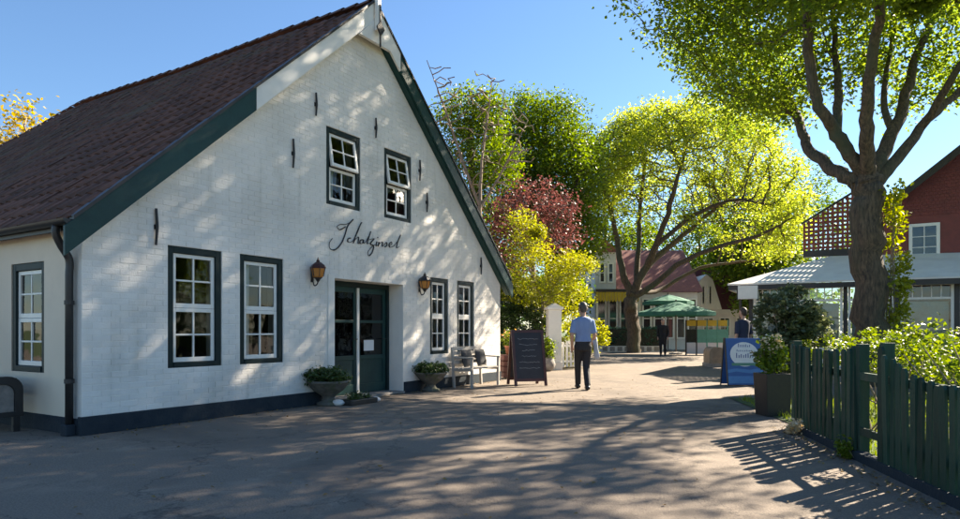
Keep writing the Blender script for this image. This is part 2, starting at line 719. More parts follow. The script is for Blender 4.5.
def tree(name, label, cat, base, limbs, blobs, seed, n_attr, step, infl, kill, leaf_m, leaf, per, spread, bark=None, group=None, shell=0.0,
         thin=0.03, tip=0.008, iters=70, bare=False, keep=None, leaf_kw={}, leaf_where=None):
    rng = np.random.default_rng(seed)
    A = blob_points(blobs, n_attr, rng, shell)
    if keep is not None:
        A = A[keep(A)]
    pos, par, rad = colonize(limbs, A, step, infl, kill, iters, rng)
    root = thing(name, label, cat, base, 0, group)
    mb = MB()
    r = branch_mesh(mb, pos, par, rad, tip)
    b = np.array(base)
    mb.v = [tuple(np.array(p) - b) for p in mb.v]
    mb.build('trunk', bark or M_bark, root, smooth=True)
    if not bare:
        cs = pos[r < thin]
        if leaf_where is not None:
            cs = cs[leaf_where(cs, rng)]
        o = leaf_object('crown', cs, leaf, leaf_m, rng, spread, per, root, b, **leaf_kw)
    return root


def bush(name, label, cat, base, blobs, seed, n, leaf, leaf_m, spread=0.05, group=None, stems=7, shell=0.55, leaf_kw={}, stem_r=0.012, z0=0.0):
    """leafy shrub: stems fanning into the crown, leaves thick towards its outside"""
    rng = np.random.default_rng(seed)
    root = thing(name, label, cat, base, 0, group)
    mb = MB()
    tips = blob_points(blobs, stems, rng, 0.3)
    for t in tips:
        s = np.array([rng.normal(0, 0.06), rng.normal(0, 0.06), z0])
        mid = s * 0.45 + t * 0.55 + rng.normal(0, 0.05, 3)
        mb.tube(smooth_line([s, mid, t], 4), [stem_r * (1 - 0.08 * k) for k in range(9)], 5, caps=False)
    mb.build('trunk', M_bark2, root, smooth=True)
    clumps = blob_points(blobs, max(8, n // 40), rng, shell)
    leaf_object('crown', clumps, leaf, leaf_m, rng, spread, 40, root, **leaf_kw)
    return root

# ================================================================== the ground
def sheet(name, poly, z, m, cuts=0):
    mb = MB()
    mb.add([(x, y, z) for x, y in poly], [tuple(range(len(poly)))])
    return tag(mb.build(name, m), kind='structure')


sheet('ground', [(-900, -300), (900, -300), (900, 1500), (-900, 1500)], -0.012, M_lawn)
sheet('road', [(-40, -14), (60, -14), (60, 75), (-40, 75)], 0.0, M_asphalt)

# ================================================================== the white gable house
HROT = math.atan2(640, 390)
HLOC = Vector((-4.55, 7.31, 0))
HMAT = Matrix.Translation(HLOC) @ Matrix.Rotation(HROT, 4, 'Z')
house = thing('gable_house', 'whitewashed brick gable house with dark green trim and brown tiled roof', 'house', HLOC, HROT)
CO = 0.072                                   # one brick course
GW, APX, APZ, SL = 9.68, 4.88, 7.08, 0.915     # gable width, ridge, its height, roof slope


def ztop(x):
    return APZ - SL * abs(x - APX)


WT = 0.34                                    # wall thickness
openings = {}                                # x0,x1,z0,z1
openings['W1'] = (1.05, 1.85, 10 * CO, 32 * CO)
openings['W2'] = (2.15, 2.94, 10 * CO, 32 * CO)
openings['W3'] = (6.78, 7.44, 10 * CO, 32 * CO)
openings['W4'] = (7.78, 8.48, 10 * CO, 32 * CO)
openings['W5'] = (3.85, 4.68, 46 * CO, 64 * CO)
openings['W6'] = (5.33, 6.15, 46 * CO, 64 * CO)
openings['D'] = (4.03, 5.89, 0.02, 29 * CO)


def rect(a, b, c, d):
    return [(a, c), (b, c), (b, d), (a, d)]


drop = 0.20                                  # the wall stops a little under the roof line
outline = [(0, 0), (openings['D'][0], 0.0), (openings['D'][0], openings['D'][3]), (openings['D'][1], openings['D'][3]), (openings['D'][1], 0.0),
           (GW, 0), (GW, ztop(GW) - drop), (APX, APZ - drop), (0, ztop(0) - drop)]
gable = MB().holed(outline, [rect(*v) for k, v in openings.items() if k != 'D'], 0.0, WT).build('gable_wall', M_wall, house)
recalc(gable)

# painted bricks: the 300 nearest singly, the rest as one part
rng = random.Random(4)
bricks = []
BL, BJ = 0.214, 0.004
nk = int((APZ - drop) / CO)
for k in range(3, nk):
    z0, z1 = k * CO + 0.004, (k + 1) * CO - 0.004
    xl = max(0.0, APX - (APZ - drop - z1) / SL)
    xr = min(GW, APX + (APZ - drop - z1) / SL)
    spans = [(xl + 0.002, xr - 0.002)]
    for kk, (a, b, c, d) in openings.items():
        if k * CO >= c - 0.03 and (k + 1) * CO <= d + 0.001 or (kk == 'D' and k * CO < d - 0.01):
            ns = []
            for s, t in spans:
                if b <= s or a >= t:
                    ns.append((s, t))
                else:
                    if a - s > 0.02:
                        ns.append((s, a - 0.002))
                    if t - b > 0.02:
                        ns.append((b + 0.002, t))
            spans = ns
    off = (k % 2) * 0.112
    for s, t in spans:
        g = math.floor((s - off) / (BL + BJ))
        while True:
            a = off + g * (BL + BJ)
            b = a + BL
            g += 1
            if a >= t:
                break
            a, b = max(a, s), min(b, t)
            if b - a > 0.025:
                bricks.append((a, b, z0, z1, -0.0028 - rng.random() * 0.0024 - (0.002 if rng.random() < 0.06 else 0)))
CAMH = HMAT.inverted() @ Vector((0, 0, EYE))
bricks.sort(key=lambda q: (Vector(((q[0] + q[1]) / 2, 0, (q[2] + q[3]) / 2)) - CAMH).length - 0.6 * (q[2] > 0.3 and q[1] - q[0] > 0.2))


def brick_into(mb, a, b, c, d, y):
    j = 0.0028
    w = [rng.uniform(-j, j) for _ in range(4)]
    e = 0.002
    mb.add([(a, 0.002, c), (b, 0.002, c), (b, 0.002, d), (a, 0.002, d),
            (a + e, y + w[0] * 0.5, c + e + w[0]), (b - e, y + w[1] * 0.5, c + e + w[1]), (b - e, y, d - e + w[2]), (a + e, y, d - e + w[3])],
           [(4, 5, 6, 7), (0, 1, 5, 4), (1, 2, 6, 5), (2, 3, 7, 6), (3, 0, 4, 7)])


for q in bricks[:300]:
    mb = MB()
    brick_into(mb, *q)
    mb.build('brick', M_wall, gable)
mb = MB()
for q in bricks[300:]:
    brick_into(mb, *q)
tag(mb.build('brickwork', M_wall, gable), kind='stuff')

# side, rear walls, floor inside
SIDE_L = 17.0
SWIN = (0.86, 1.70, 0.69, 2.05)
mb = MB()
# side wall lies in the yz plane: made as an xz slab, turned
sw = MB().holed([(WT, 0), (SIDE_L, 0), (SIDE_L, 2.42), (WT, 2.42)], [rect(*SWIN)], 0.0, WT)
sw.v = [(y, x, z) for x, y, z in sw.v]
recalc(sw.build('side_wall', M_plaster, house))
corner = MB().box(0, WT - 0.001, 0.0035, WT, 0.0, 2.28)
corner.build('corner_pier', M_plaster, house)
MB().box(GW - WT, GW, WT, SIDE_L, 0, 2.42).build('side_wall', M_wall, house)
mb = MB().prism([(0, 0), (GW, 0), (GW, 2.4), (APX, APZ - 0.3), (0, 2.4)], SIDE_L, SIDE_L + 0.3)
mb.build('rear_wall', M_plaster, house)
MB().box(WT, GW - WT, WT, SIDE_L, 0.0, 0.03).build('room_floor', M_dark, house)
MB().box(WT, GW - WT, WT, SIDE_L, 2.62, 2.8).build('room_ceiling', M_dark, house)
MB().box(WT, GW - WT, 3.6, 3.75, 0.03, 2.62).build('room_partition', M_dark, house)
# plinth, interrupted at the door
for a, b in ((-0.022, openings['D'][0] - 0.16), (openings['D'][1] + 0.02, GW + 0.02)):
    MB().box(a, b, -0.022, 0.05, 0.0, 0.215).build('plinth', M_plinth, house, bevel=0.006)
MB().box(-0.025, 0.05, 0.052, SIDE_L, 0.0, 0.19).build('plinth', M_plinth, house, bevel=0.006)


# windows ------------------------------------------------------------
def sash_mesh(w, h, cols, rows, st=0.05, bot=0.06, mun=0.024, t=0.04):
    """white sash, origin at its lower left corner, face at y=0, back at y=t"""
    mb = MB()
    mb.box(0, st, 0, t, 0, h)
    mb.box(w - st, w, 0, t, 0, h)
    mb.box(st + 0.0005, w - st - 0.0005, 0.001, t - 0.001, 0, bot)
    mb.box(st + 0.0005, w - st - 0.0005, 0.001, t - 0.001, h - st, h)
    cw = (w - 2 * st - (cols - 1) * mun) / cols
    ch = (h - st - bot - (rows - 1) * mun) / rows
    for i in range(1, cols):
        x = st + i * cw + (i - 1) * mun
        mb.box(x, x + mun, 0.006, t - 0.006, bot, h - st)
    for j in range(1, rows):
        z = bot + j * ch + (j - 1) * mun
        mb.box(st, w - st, 0.008, t - 0.008, z, z + mun)
    panes = []
    for i in range(cols):
        for j in range(rows):
            panes.append((st + i * (cw + mun), bot + j * (ch + mun), cw, ch))
    return mb, panes


def window(parent, loc, rotz, w, h, cols=2, rows=2, tilt=0.0, curtain=None, fw=0.085, lower=0.5):
    """dark frame with two white sashes one above the other"""
    fr = MB()
    fr.box(0, fw, 0, 0.11, 0, h)
    fr.box(w - fw, w, 0, 0.11, 0, h)
    fr.box(fw, w - fw, 0.001, 0.109, h - fw, h)
    fr.box(fw, w - fw, -0.012, 0.109, 0, fw * 0.8)
    win = fr.build('window', M_frame, parent, loc=loc, bevel=0.006)
    win.rotation_euler = (0, 0, rotz)
    iw, ih = w - 2 * fw - 0.006, h - 1.8 * fw - 0.006
    lh = ih * lower
    for k, (z, sh) in enumerate(((fw * 0.8 + 0.003, lh - 0.003), (fw * 0.8 + 0.003 + lh, ih - lh))):
        mb, panes = sash_mesh(iw, sh, cols, rows)
        s = mb.build('sash', M_white, win, loc=(fw + 0.003, 0.028 + 0.001 * k, z), bevel=0.004)
        rx = 0.0
        if k == 1 and tilt:
            # hung at its top edge, bottom pushed out
            rx = -tilt
            s.location = (fw + 0.003, 0.028 - math.sin(tilt) * sh, z + (1 - math.cos(tilt)) * sh)
            s.rotation_euler = (rx, 0, 0)
        for (px, pz, pw, ph) in panes:
            p = MB().add([(px - 0.004, 0.02, pz - 0.004), (px + pw + 0.004, 0.02, pz - 0.004), (px + pw + 0.004, 0.02, pz + ph + 0.004), (px - 0.004, 0.02, pz + ph + 0.004)], [(0, 1, 2, 3)]).build('pane', M_glass, win)
            p.location = s.location
            p.rotation_euler = (rx + random.Random(px * 7 + pz * 13 + loc[0] * 3).uniform(-0.012, 0.012), 0, random.Random(px * 3 + pz * 5 + loc[0]).uniform(-0.015, 0.015))
    if curtain:
        for (a, b, z0, z1) in curtain:
            n = 14
            pts = [(a + (b - a) * i / n, 0.16 + 0.012 * math.sin(i * 2.4)) for i in range(n + 1)]
            mb = MB()
            mb.add([(x, y, z0 + 0.03 * math.sin(i * 0.22 * math.pi)) for i, (x, y) in enumerate(pts)] + [(x, y, z1) for x, y in pts], [(i, i + 1, i + n + 2, i + n + 1) for i in range(n)])
            mb.build('curtain', M_curtain, win, smooth=True)
    return win


def opening_window(k, **kw):
    a, b, c, d = openings[k]
    return window(house, (a + 0.001, 0.012, c + 0.001), 0, b - a - 0.002, d - c - 0.002, **kw)


opening_window('W1')
opening_window('W2', curtain=[(0.1, 0.3, 0.1, 1.5)])
cz = [(0.09, 0.30, 1.06, 1.3), (0.36, 0.57, 1.06, 1.3)]
opening_window('W3', curtain=cz)
opening_window('W4', curtain=cz)
opening_window('W5', tilt=R(9), curtain=[(0.1, 0.34, 0.08, 0.62)])
opening_window('W6', tilt=R(9))
# side window: its face looks along -x
window(house, (0.012, SWIN[1] - 0.001, SWIN[2] + 0.001), -math.pi / 2, SWIN[1] - SWIN[0] - 0.002, SWIN[3] - SWIN[2] - 0.002, fw=0.09)

# door recess ----------------------------------------------------------
da, db, dc, dd = openings['D']
RD = 0.37
MB().box(da + 0.0, da + 0.07, RD - 0.03, RD + 0.06, 0.03, dd - 0.002).build('door_jamb', M_frame, house)
MB().box(db - 0.07, db - 0.0, RD - 0.03, RD + 0.06, 0.03, dd - 0.002).build('door_jamb', M_frame, house)
MB().box(da + 0.071, db - 0.071, RD - 0.03, RD + 0.06, dd - 0.09, dd - 0.003).build('door_head', M_frame, house)
MB().box(da - 0.0, db + 0.0, -0.05, RD + 0.3, 0.0, 0.045).build('threshold', M_stone, house, bevel=0.008)
MB().box(da - 0.15, da - 0.002, -0.02, 0.03, 0.0, dd + 0.06).build('door_trim', M_wall, house, bevel=0.004)


def door_leaf(x0, x1, y, rotz=0.0, panel=True):
    w, h = x1 - x0, dd - 0.14
    mb = MB()
    st = 0.085
    mb.box(0, st, 0, 0.045, 0, h)
    mb.box(w - st, w, 0, 0.045, 0, h)
    mb.box(st, w - st, 0.001, 0.044, 0, 0.17)
    mb.box(st, w - st, 0.001, 0.044, h - 0.1, h)
    mb.box(st, w - st, 0.001, 0.044, 0.62, 0.7)
    mb.box(st, w - st, 0.001, 0.044, 1.3, 1.35)
    d = mb.build('door', M_green, house, loc=(x0, y, 0.05), bevel=0.004)
    d.rotation_euler = (0, 0, rotz)
    MB().box(st, w - st, 0.015, 0.03, 0.17, 0.62).build('panel', M_green, d)
    for z0, z1 in ((0.7, 1.3), (1.35, h - 0.1)):
        MB().box(st, w - st, 0.02, 0.024, z0, z1).build('pane', M_glass, d)
    k = MB()
    k.tube([(w - 0.04, -0.0, 1.0), (w - 0.04, -0.05, 1.0), (w - 0.15, -0.055, 1.0)], 0.009, 6)
    k.build('handle', M_iron, d)
    return d


M_paper = mat('white_notice_paper', (0.75, 0.74, 0.72), (0.7, 0.7, 0.68), 8, 0.8)
d1 = door_leaf(da + 0.073, 5.0, RD)
d2 = door_leaf(5.004, db - 0.073, RD)
MB().box(0.2, 0.48, 0.012, 0.016, 0.78, 0.98).build('notice', M_paper, d2)
MB().box(4.975, 5.03, RD - 0.035, RD - 0.004, 0.05, dd - 0.1).build('door_strip', M_white, house, bevel=0.004)

# roof ------------------------------------------------------------------
roof = holder('roof', house)
TH = math.atan(SL)
ES, EC = math.sin(TH), math.cos(TH)
EAVE = -0.16                                  # x of the eave end of the left slope
SLEN = (APX - EAVE) / EC
Y0, Y1 = -0.13, SIDE_L + 0.3


def sag(y, f):
    return (-0.10 * max(0.0, y - 9.5) + 0.02 * math.sin(y * 0.9)) * f


deck = MB()
for sgn in (-1, 1):
    NY, pts, pts2 = 12, [], []
    for i in range(NY + 1):
        y = Y0 + 0.02 + (Y1 - Y0 - 0.02) * i / NY
        for f in (0, 1):
            x = APX + sgn * (APX - EAVE) * (1 - f)
            z = APZ - 0.045 - SL * (APX - EAVE) * (1 - f) + sag(y, f)
            pts.append((x, y, z))
            pts2.append((x, y, z - 0.09))
    n = len(pts)
    fs = []
    for i in range(NY):
        a = i * 2
        fs.append((a, a + 1, a + 3, a + 2))
        fs.append((n + a, n + a + 2, n + a + 3, n + a + 1))
        fs += [(a, a + 2, n + a + 2, n + a), (a + 1, n + a + 1, n + a + 3, a + 3)]
    fs += [(0, n, n + 1, 1), (n - 2, n - 1, 2 * n - 1, 2 * n - 2)]
    deck.add(pts + pts2, fs)
deck.build('roof_deck', M_brown, roof)

TW, TL, TE = 0.235, 0.36, 0.295               # tile width, length, exposed length
prof = [(-0.5 + i / 7, z) for i, z in enumerate((0.030, 0.018, 0.004, 0.0, 0.004, 0.020, 0.036, 0.026))]


def tile_mesh():
    vs, fs = [], []
    for yy, lift in ((0, 0.022), (TL, 0.0)):
        for a, z in prof:
            vs.append((a * TW * 1.06, yy, z + lift))
    for a, z in prof:
        vs.append((a * TW * 1.06, 0, z + 0.022 - 0.016))
    for i in range(7):
        fs.append((i, i + 1, i + 9, i + 8))
        fs.append((i + 16, i + 17, i + 1, i))
    return vs, fs


tv, tf = tile_mesh()
tme = bpy.data.meshes.new('tile')
tme.from_pydata(tv, [], tf)
tme.update()
tme.polygons.foreach_set('use_smooth', [True, False] * 7)
tme.materials.append(M_tile)
rows = int((SLEN - 0.1) / TE)
colsn = int((Y1 - Y0) / TW)
spots = []
trng = random.Random(9)
for r_ in range(rows):
    for c_ in range(colsn):
        s = r_ * TE
        y = Y0 + (c_ + 0.5) * TW
        f = (s + 0.15) / SLEN
        spots.append((s, y, f, trng.gauss(0, 0.010), trng.gauss(0, 0.004)))


def tile_mat(s, y, f, tw, lift, sgn=-1):
    x = EAVE + s * EC
    z = APZ - SL * (APX - EAVE) + s * ES - 0.035 + sag(y, f) + lift
    m = Matrix(((0, EC, -ES), (-1, 0, 0), (0, ES, EC))).to_4x4()
    m.translation = (x, y, z)
    m = m @ Matrix.Rotation(tw, 4, 'Z')
    if sgn > 0:
        m = Matrix(((-1, 0, 0, 2 * APX), (0, 1, 0, 0), (0, 0, 1, 0), (0, 0, 0, 1))) @ m
    return m


spots.sort(key=lambda q: (tile_mat(*q).translation - CAMH).length)
for q in spots[:300]:
    o = bpy.data.objects.new('tile', tme)
    link(o, roof)
    o.matrix_local = tile_mat(*q)


def tiles_joined(qs, sgn, name):
    mb = MB()
    for q in qs:
        m = tile_mat(*q, sgn=sgn)
        mb.add([m @ Vector(p) for p in tv], tf if sgn < 0 else [tuple(reversed(a)) for a in tf])
    o = mb.build(name, M_tile, roof, smooth=True)
    tag(o, kind='stuff')


tiles_joined(spots[300:], -1, 'tile_field')
tiles_joined(spots, 1, 'tile_field')
rt = MB()
rt.v, rt.f = [], []
for k in range(7):
    a = math.pi * k / 6
    for yy, rr in ((0, 0.13), (0.36, 0.105)):
        rt.v.append((rr * math.cos(a), yy, rr * 0.75 * math.sin(a)))
for k in range(6):
    rt.f.append((2 * k, 2 * k + 2, 2 * k + 3, 2 * k + 1))
first = rt.build('ridge_tile', M_tile, roof, smooth=True)
for k in range(int((Y1 - Y0) / 0.33)):
    y = Y0 + k * 0.33
    o = first if k == 0 else share(first)
    o.location = (APX, y, APZ - 0.055 + sag(y, 1) + trng.gauss(0, 0.004))

# verge boards: dark green below, white towards the top
BY0, BY1, BW = -0.175, -0.13, 0.35


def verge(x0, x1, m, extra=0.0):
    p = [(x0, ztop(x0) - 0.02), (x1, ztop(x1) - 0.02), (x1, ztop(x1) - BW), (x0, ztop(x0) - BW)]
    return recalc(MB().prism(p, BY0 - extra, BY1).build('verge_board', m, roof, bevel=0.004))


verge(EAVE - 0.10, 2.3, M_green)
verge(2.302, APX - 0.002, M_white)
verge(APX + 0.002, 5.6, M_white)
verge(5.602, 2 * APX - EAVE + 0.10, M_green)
for sgn in (-1, 1):                            # moulding at the foot of the boards and soffit behind
    xa, xb = (EAVE - 0.02, APX) if sgn < 0 else (APX, 2 * APX - EAVE + 0.02)
    p = [(xa, ztop(xa) - BW + 0.03), (xb, ztop(xb) - BW + 0.03), (xb, ztop(xb) - BW - 0.02), (xa, ztop(xa) - BW - 0.02)]
    recalc(MB().prism(p, BY1 + 0.002, -0.006).build('soffit', M_white if sgn < 0 else M_green, roof))
    p = [(xa, ztop(xa) + 0.03), (xb, ztop(xb) + 0.03), (xb, ztop(xb) - 0.018), (xa, ztop(xa) - 0.018)]
    recalc(MB().prism(p, BY0 - 0.02, BY1 + 0.03).build('verge_cap', M_brown, roof))
MB().prism([(APX - 0.42, APZ - 0.75), (APX, APZ - 0.33), (APX + 0.42, APZ - 0.75)], -0.19, -0.128).build('apex_board', M_white, roof)
fin = MB()
fin.box(APX - 0.045, APX + 0.045, -0.275, -0.2, APZ - 0.55, APZ + 0.30)
fin.prism([(APX - 0.06, APZ + 0.3), (APX + 0.06, APZ + 0.3), (APX, APZ + 0.5)], -0.285, -0.19)
fin.build('finial', M_white, roof)
orn = MB()
orn.box(APX - 0.012, APX + 0.012, -0.30, -0.278, APZ - 0.85, APZ - 0.1)
orn.prism([(APX - 0.1, APZ - 0.52), (APX, APZ - 0.66), (APX + 0.1, APZ - 0.52), (APX, APZ - 0.40)], -0.31, -0.28)
orn.build('gable_ornament', M_iron, roof)

# wall anchors
for x, z0, z1 in ((0.88, 2.28, 2.74), (3.12, 3.74, 4.19), (3.6, 4.69, 5.06), (5.07, 4.71, 5.07), (6.4, 4.2, 4.61), (6.64, 3.61, 4.0), (8.75, 2.5, 2.9)):
    mb = MB().tube([(x - 0.006, -0.03, z0), (x + 0.008, -0.033, (z0 + z1) / 2), (x - 0.004, -0.03, z1)], [0.014, 0.02, 0.016], 6)
    mb.box(x - 0.02, x + 0.02, -0.02, 0.02, (z0 + z1) / 2 - 0.03, (z0 + z1) / 2 + 0.03)
    mb.build('wall_anchor', M_iron, house)

# gutter and downpipe on the near corner
gx, gz = EAVE - 0.045, APZ - SL * (APX - EAVE) - 0.03
gut = MB()
n = 9
vs = []
for yy in (-0.16, SIDE_L):
    for i in range(n):
        a = math.pi + math.pi * i / (n - 1)
        vs.append((gx + 0.07 * math.cos(a), yy, gz + 0.06 * math.sin(a)))
gut.add(vs, [(i, i + 1, i + n + 1, i + n) for i in range(n - 1)])
gut.add([vs[i] for i in range(n)], [tuple(range(n))])
gut.build('gutter', M_zinc, house, smooth=True)
MB().box(EAVE + 0.0, 0.0, -0.12, SIDE_L, gz - 0.06, gz - 0.03).build('eave_soffit', M_green, house)
dp = MB().tube(smooth_line([(gx, 0.14, gz - 0.05), (gx, 0.14, gz - 0.15), (gx + 0.06, 0.14, gz - 0.28), (-0.065, 0.14, gz - 0.42), (-0.065, 0.14, gz - 0.6)], 4) + [Vector((-0.065, 0.14, 0.02))], 0.042, 10)
dpo = dp.build('downpipe', M_zinc, house, smooth=True)
for z in (1.5, 0.6):
    MB().tube([(-0.065, 0.14, z), (-0.065, 0.14, z + 0.05)], 0.052, 10).build('pipe_collar', M_zinc, dpo)
MB().box(-0.13, -0.0255, 0.07, 0.21, 0.0, 0.13).build('pipe_foot', M_plinth, house, bevel=0.01)

# the house's name in black script over the door
SCRIPT = [[(4.3, 2.99), (4.16, 2.92), (4.09, 2.96), (4.17, 3.01), (4.3, 3.03), (4.44, 3.1), (4.48, 3.14), (4.35, 3.01), (4.28, 2.85), (4.19, 2.69), (4.05, 2.57), (3.93, 2.57), (3.91, 2.66), (3.98, 2.75)],
          [(4.43, 2.81), (4.36, 2.79), (4.35, 2.74), (4.42, 2.74), (4.48, 2.77)],
          [(4.48, 2.77), (4.59, 2.92), (4.68, 3.09), (4.71, 3.12), (4.67, 3.08), (4.56, 2.89), (4.49, 2.73), (4.55, 2.81), (4.62, 2.85), (4.61, 2.74), (4.66, 2.76)],
          [(4.74, 2.82), (4.67, 2.8), (4.66, 2.75), (4.71, 2.75), (4.75, 2.82), (4.75, 2.76), (4.8, 2.78)],
          [(4.8, 2.78), (4.91, 2.93), (4.94, 2.99), (4.86, 2.81), (4.85, 2.76), (4.9, 2.78)],
          [(4.9, 2.84), (5.03, 2.87), (4.93, 2.77), (5.02, 2.74), (4.98, 2.62), (4.89, 2.55), (4.87, 2.62), (5.0, 2.74), (5.09, 2.78)],
          [(5.11, 2.83), (5.09, 2.75), (5.15, 2.78)],
          [(5.17, 2.83), (5.15, 2.75), (5.19, 2.81), (5.27, 2.84), (5.26, 2.76), (5.31, 2.79)],
          [(5.31, 2.79), (5.38, 2.85), (5.39, 2.79), (5.33, 2.76)],
          [(5.44, 2.79), (5.53, 2.83), (5.53, 2.87), (5.46, 2.83), (5.48, 2.77), (5.59, 2.8)],
          [(5.59, 2.8), (5.75, 2.95), (5.8, 3.04), (5.71, 2.89), (5.68, 2.78), (5.76, 2.81)]]
for st in SCRIPT:
    pl = smooth_line([(a, -0.014, b) for a, b in st], 6)
    n = len(pl)
    rr = []
    for i in range(n):
        d = pl[min(i + 1, n - 1)] - pl[max(i - 1, 0)]
        rr.append(0.006 + (0.006 if d.z < -0.004 else 0.0))          # thicker on the down strokes
    MB().tube(pl, rr, 6).build('letter', M_iron, house, smooth=True)
MB().tube([(5.13, -0.014, 2.90), (5.135, -0.014, 2.915)], 0.011, 6).build('letter', M_iron, house)

# ================================================================== garden behind the fence
FA, FD = Vector((3.835, 7.88, 0)), Vector((-0.56, -3.34, 0)).normalized()      # far end and run of the fence
FN = Vector((-FD.y, FD.x, 0))                                                # towards the garden
FLEN = 7.6
fe = FA + FD * FLEN
sheet('lawn', [(FA.x + 0.1, FA.y), (fe.x + 0.1, fe.y), (26, fe.y), (26, 11.4), (FA.x + 0.6, 11.4)], 0.012, M_lawn)
mb = MB().bar(FA + Vector((0.02, 0, 0.03)), fe + Vector((0.02, 0, 0.03)), 0.1, 0.1)  # dark bar put in for the shade at the fence foot
tag(mb.build('shade_strip', M_plinth), kind='structure')

fence = thing('picket_fence', 'dark green wooden picket fence along the garden at the road edge', 'fence', FA)
pr = random.Random(3)


def fence_top(s):
    if s < 1.95:
        return 1.05 - 0.05 * math.sin(math.pi * max(0, s) / 1.95)
    t = ((s - 2.38) % 2.2) / 2.2
    return 1.09 - 0.27 * math.sin(math.pi * min(1, t * 1.0)) ** 0.8


def picket(s, h, w=0.08, th=0.022):
    mb = MB()
    mb.prism([(-w / 2, 0.055), (w / 2, 0.055), (w / 2, h - 0.03), (w * 0.2, h), (-w * 0.2, h), (-w / 2, h - 0.03)], -th / 2, th / 2)
    o = mb.build('picket', M_fence, fence)
    o.location = FD * s
    o.rotation_euler = (pr.gauss(0, 0.012), pr.gauss(0, 0.02), math.atan2(FD.y, FD.x) + pr.gauss(0, 0.03))
    return o


s = 0.1
while s < FLEN:
    if not (1.93 < s < 2.36):
        picket(s, fence_top(s) + pr.gauss(0, 0.008))
    s += 0.112 + pr.gauss(0, 0.003)
for s in (0.0, 1.90, 2.40, 4.6, 6.8):
    p = FD * s + FN * 0.065
    MB().box(-0.045, 0.045, -0.045, 0.045, 0, fence_top(s + 0.01) + 0.03).build('post', M_fence, fence, loc=p, bevel=0.006).rotation_euler = (0, 0, math.atan2(FD.y, FD.x))
for z in (0.27, 0.78):
    MB().bar(FN * 0.04 + Vector((0, 0, z)), FD * FLEN + FN * 0.04 + Vector((0, 0, z)), 0.035, 0.07).build('rail', M_fence, fence)

L_bright = leaf_mat('bright_shrub_leaf', (0.07, 0.12, 0.018), (0.22, 0.26, 0.03), 0.42, vscale=2.5)
L_main = leaf_mat('maple_leaf', (0.08, 0.14, 0.025), (0.27, 0.33, 0.05), 0.64, vscale=1.2)
L_dark = leaf_mat('dark_glossy_leaf', (0.022, 0.045, 0.014), (0.055, 0.09, 0.03), 0.2, 0.3)
L_varieg = leaf_mat('variegated_leaf', (0.035, 0.06, 0.025), (0.22, 0.24, 0.12), 0.3, 0.35, 2.0)
L_ivy = leaf_mat('sunny_ivy_leaf', (0.12, 0.16, 0.02), (0.32, 0.32, 0.03), 0.45)
L_yellow = leaf_mat('yellow_green_leaf', (0.22, 0.29, 0.045), (0.42, 0.44, 0.08), 0.6, vscale=0.9)
L_shrub = leaf_mat('golden_maple_leaf', (0.20, 0.24, 0.03), (0.40, 0.37, 0.05), 0.5)
L_green = leaf_mat('fresh_green_leaf', (0.05, 0.10, 0.015), (0.20, 0.26, 0.03), 0.45, vscale=0.35)
L_copper = leaf_mat('copper_leaf', (0.09, 0.03, 0.03), (0.22, 0.09, 0.08), 0.35)
L_grass = leaf_mat('grass_blade', (0.12, 0.18, 0.02), (0.24, 0.28, 0.04), 0.4)
L_amber = leaf_mat('amber_leaf', (0.30, 0.22, 0.02), (0.50, 0.34, 0.03), 0.45)
L_flower = leaf_mat('white_petal', (0.7, 0.66, 0.55), (0.75, 0.5, 0.2), 0.3)

# the spreading tree over the garden
TB = (8.53, 14.0, 0.0)
trunk = [at(871, 395, 14), at(870, 330, 14), at(868, 250, 14), at(866, 205, 14), at(867, 180, 14)]
trunk[0].z = -0.05
limbs = [(trunk, 0.335, 0.30, None),
         ([at(866, 190, 14), at(845, 176, 14.2), at(825, 164, 14.8), at(806, 143, 15.6), at(797, 115, 16.6), at(785, 90, 17.6), at(760, 60, 19.0), at(735, 35, 20.0)], 0.162, 0.045, 1),
         ([at(866, 180, 14), at(850, 155, 13.9), at(832, 130, 13.8), at(817, 100, 13.6), at(810, 60, 13.5), at(806, 0, 13.4), at(800, -70, 13.3)], 0.153, 0.054, 1),
         ([at(836, 135, 13.8), at(838, 100, 14.6), at(836, 50, 15.4), at(830, -20, 16.0)], 0.102, 0.036, 1),
         ([at(868, 182, 14), at(867, 150, 13.6), at(868, 110, 13.2), at(870, 70, 12.8), at(880, 10, 12.2), at(888, -60, 11.9), Vector((8.3, 10.3, 7.7))], 0.162, 0.045, 1),
         ([at(870, 185, 14), at(885, 150, 14.4), at(902, 110, 15.0), at(913, 65, 15.6), at(935, 12, 16.4), at(950, -60, 17)], 0.170, 0.045, 1),
         ([at(870, 190, 14), at(892, 165, 14.1), at(922, 128, 14.4), at(962, 88, 14.8), at(1000, 50, 15.2)], 0.153, 0.045, 1),
         ([at(922, 128, 14.4), Vector((10.1, 13.3, 6.9)), Vector((10.5, 12.2, 7.8))], 0.076, 0.036, 1),  # bough out of view, added for shade on the road
         ([at(893, 135, 14.6), at(884, 100, 15.2), at(890, 50, 16.2), at(900, 0, 17.0)], 0.085, 0.036, 1),
         ([at(797, 115, 16.6), at(775, 108, 17.6), at(750, 100, 18.8), at(728, 88, 19.6)], 0.060, 0.027, 1)]
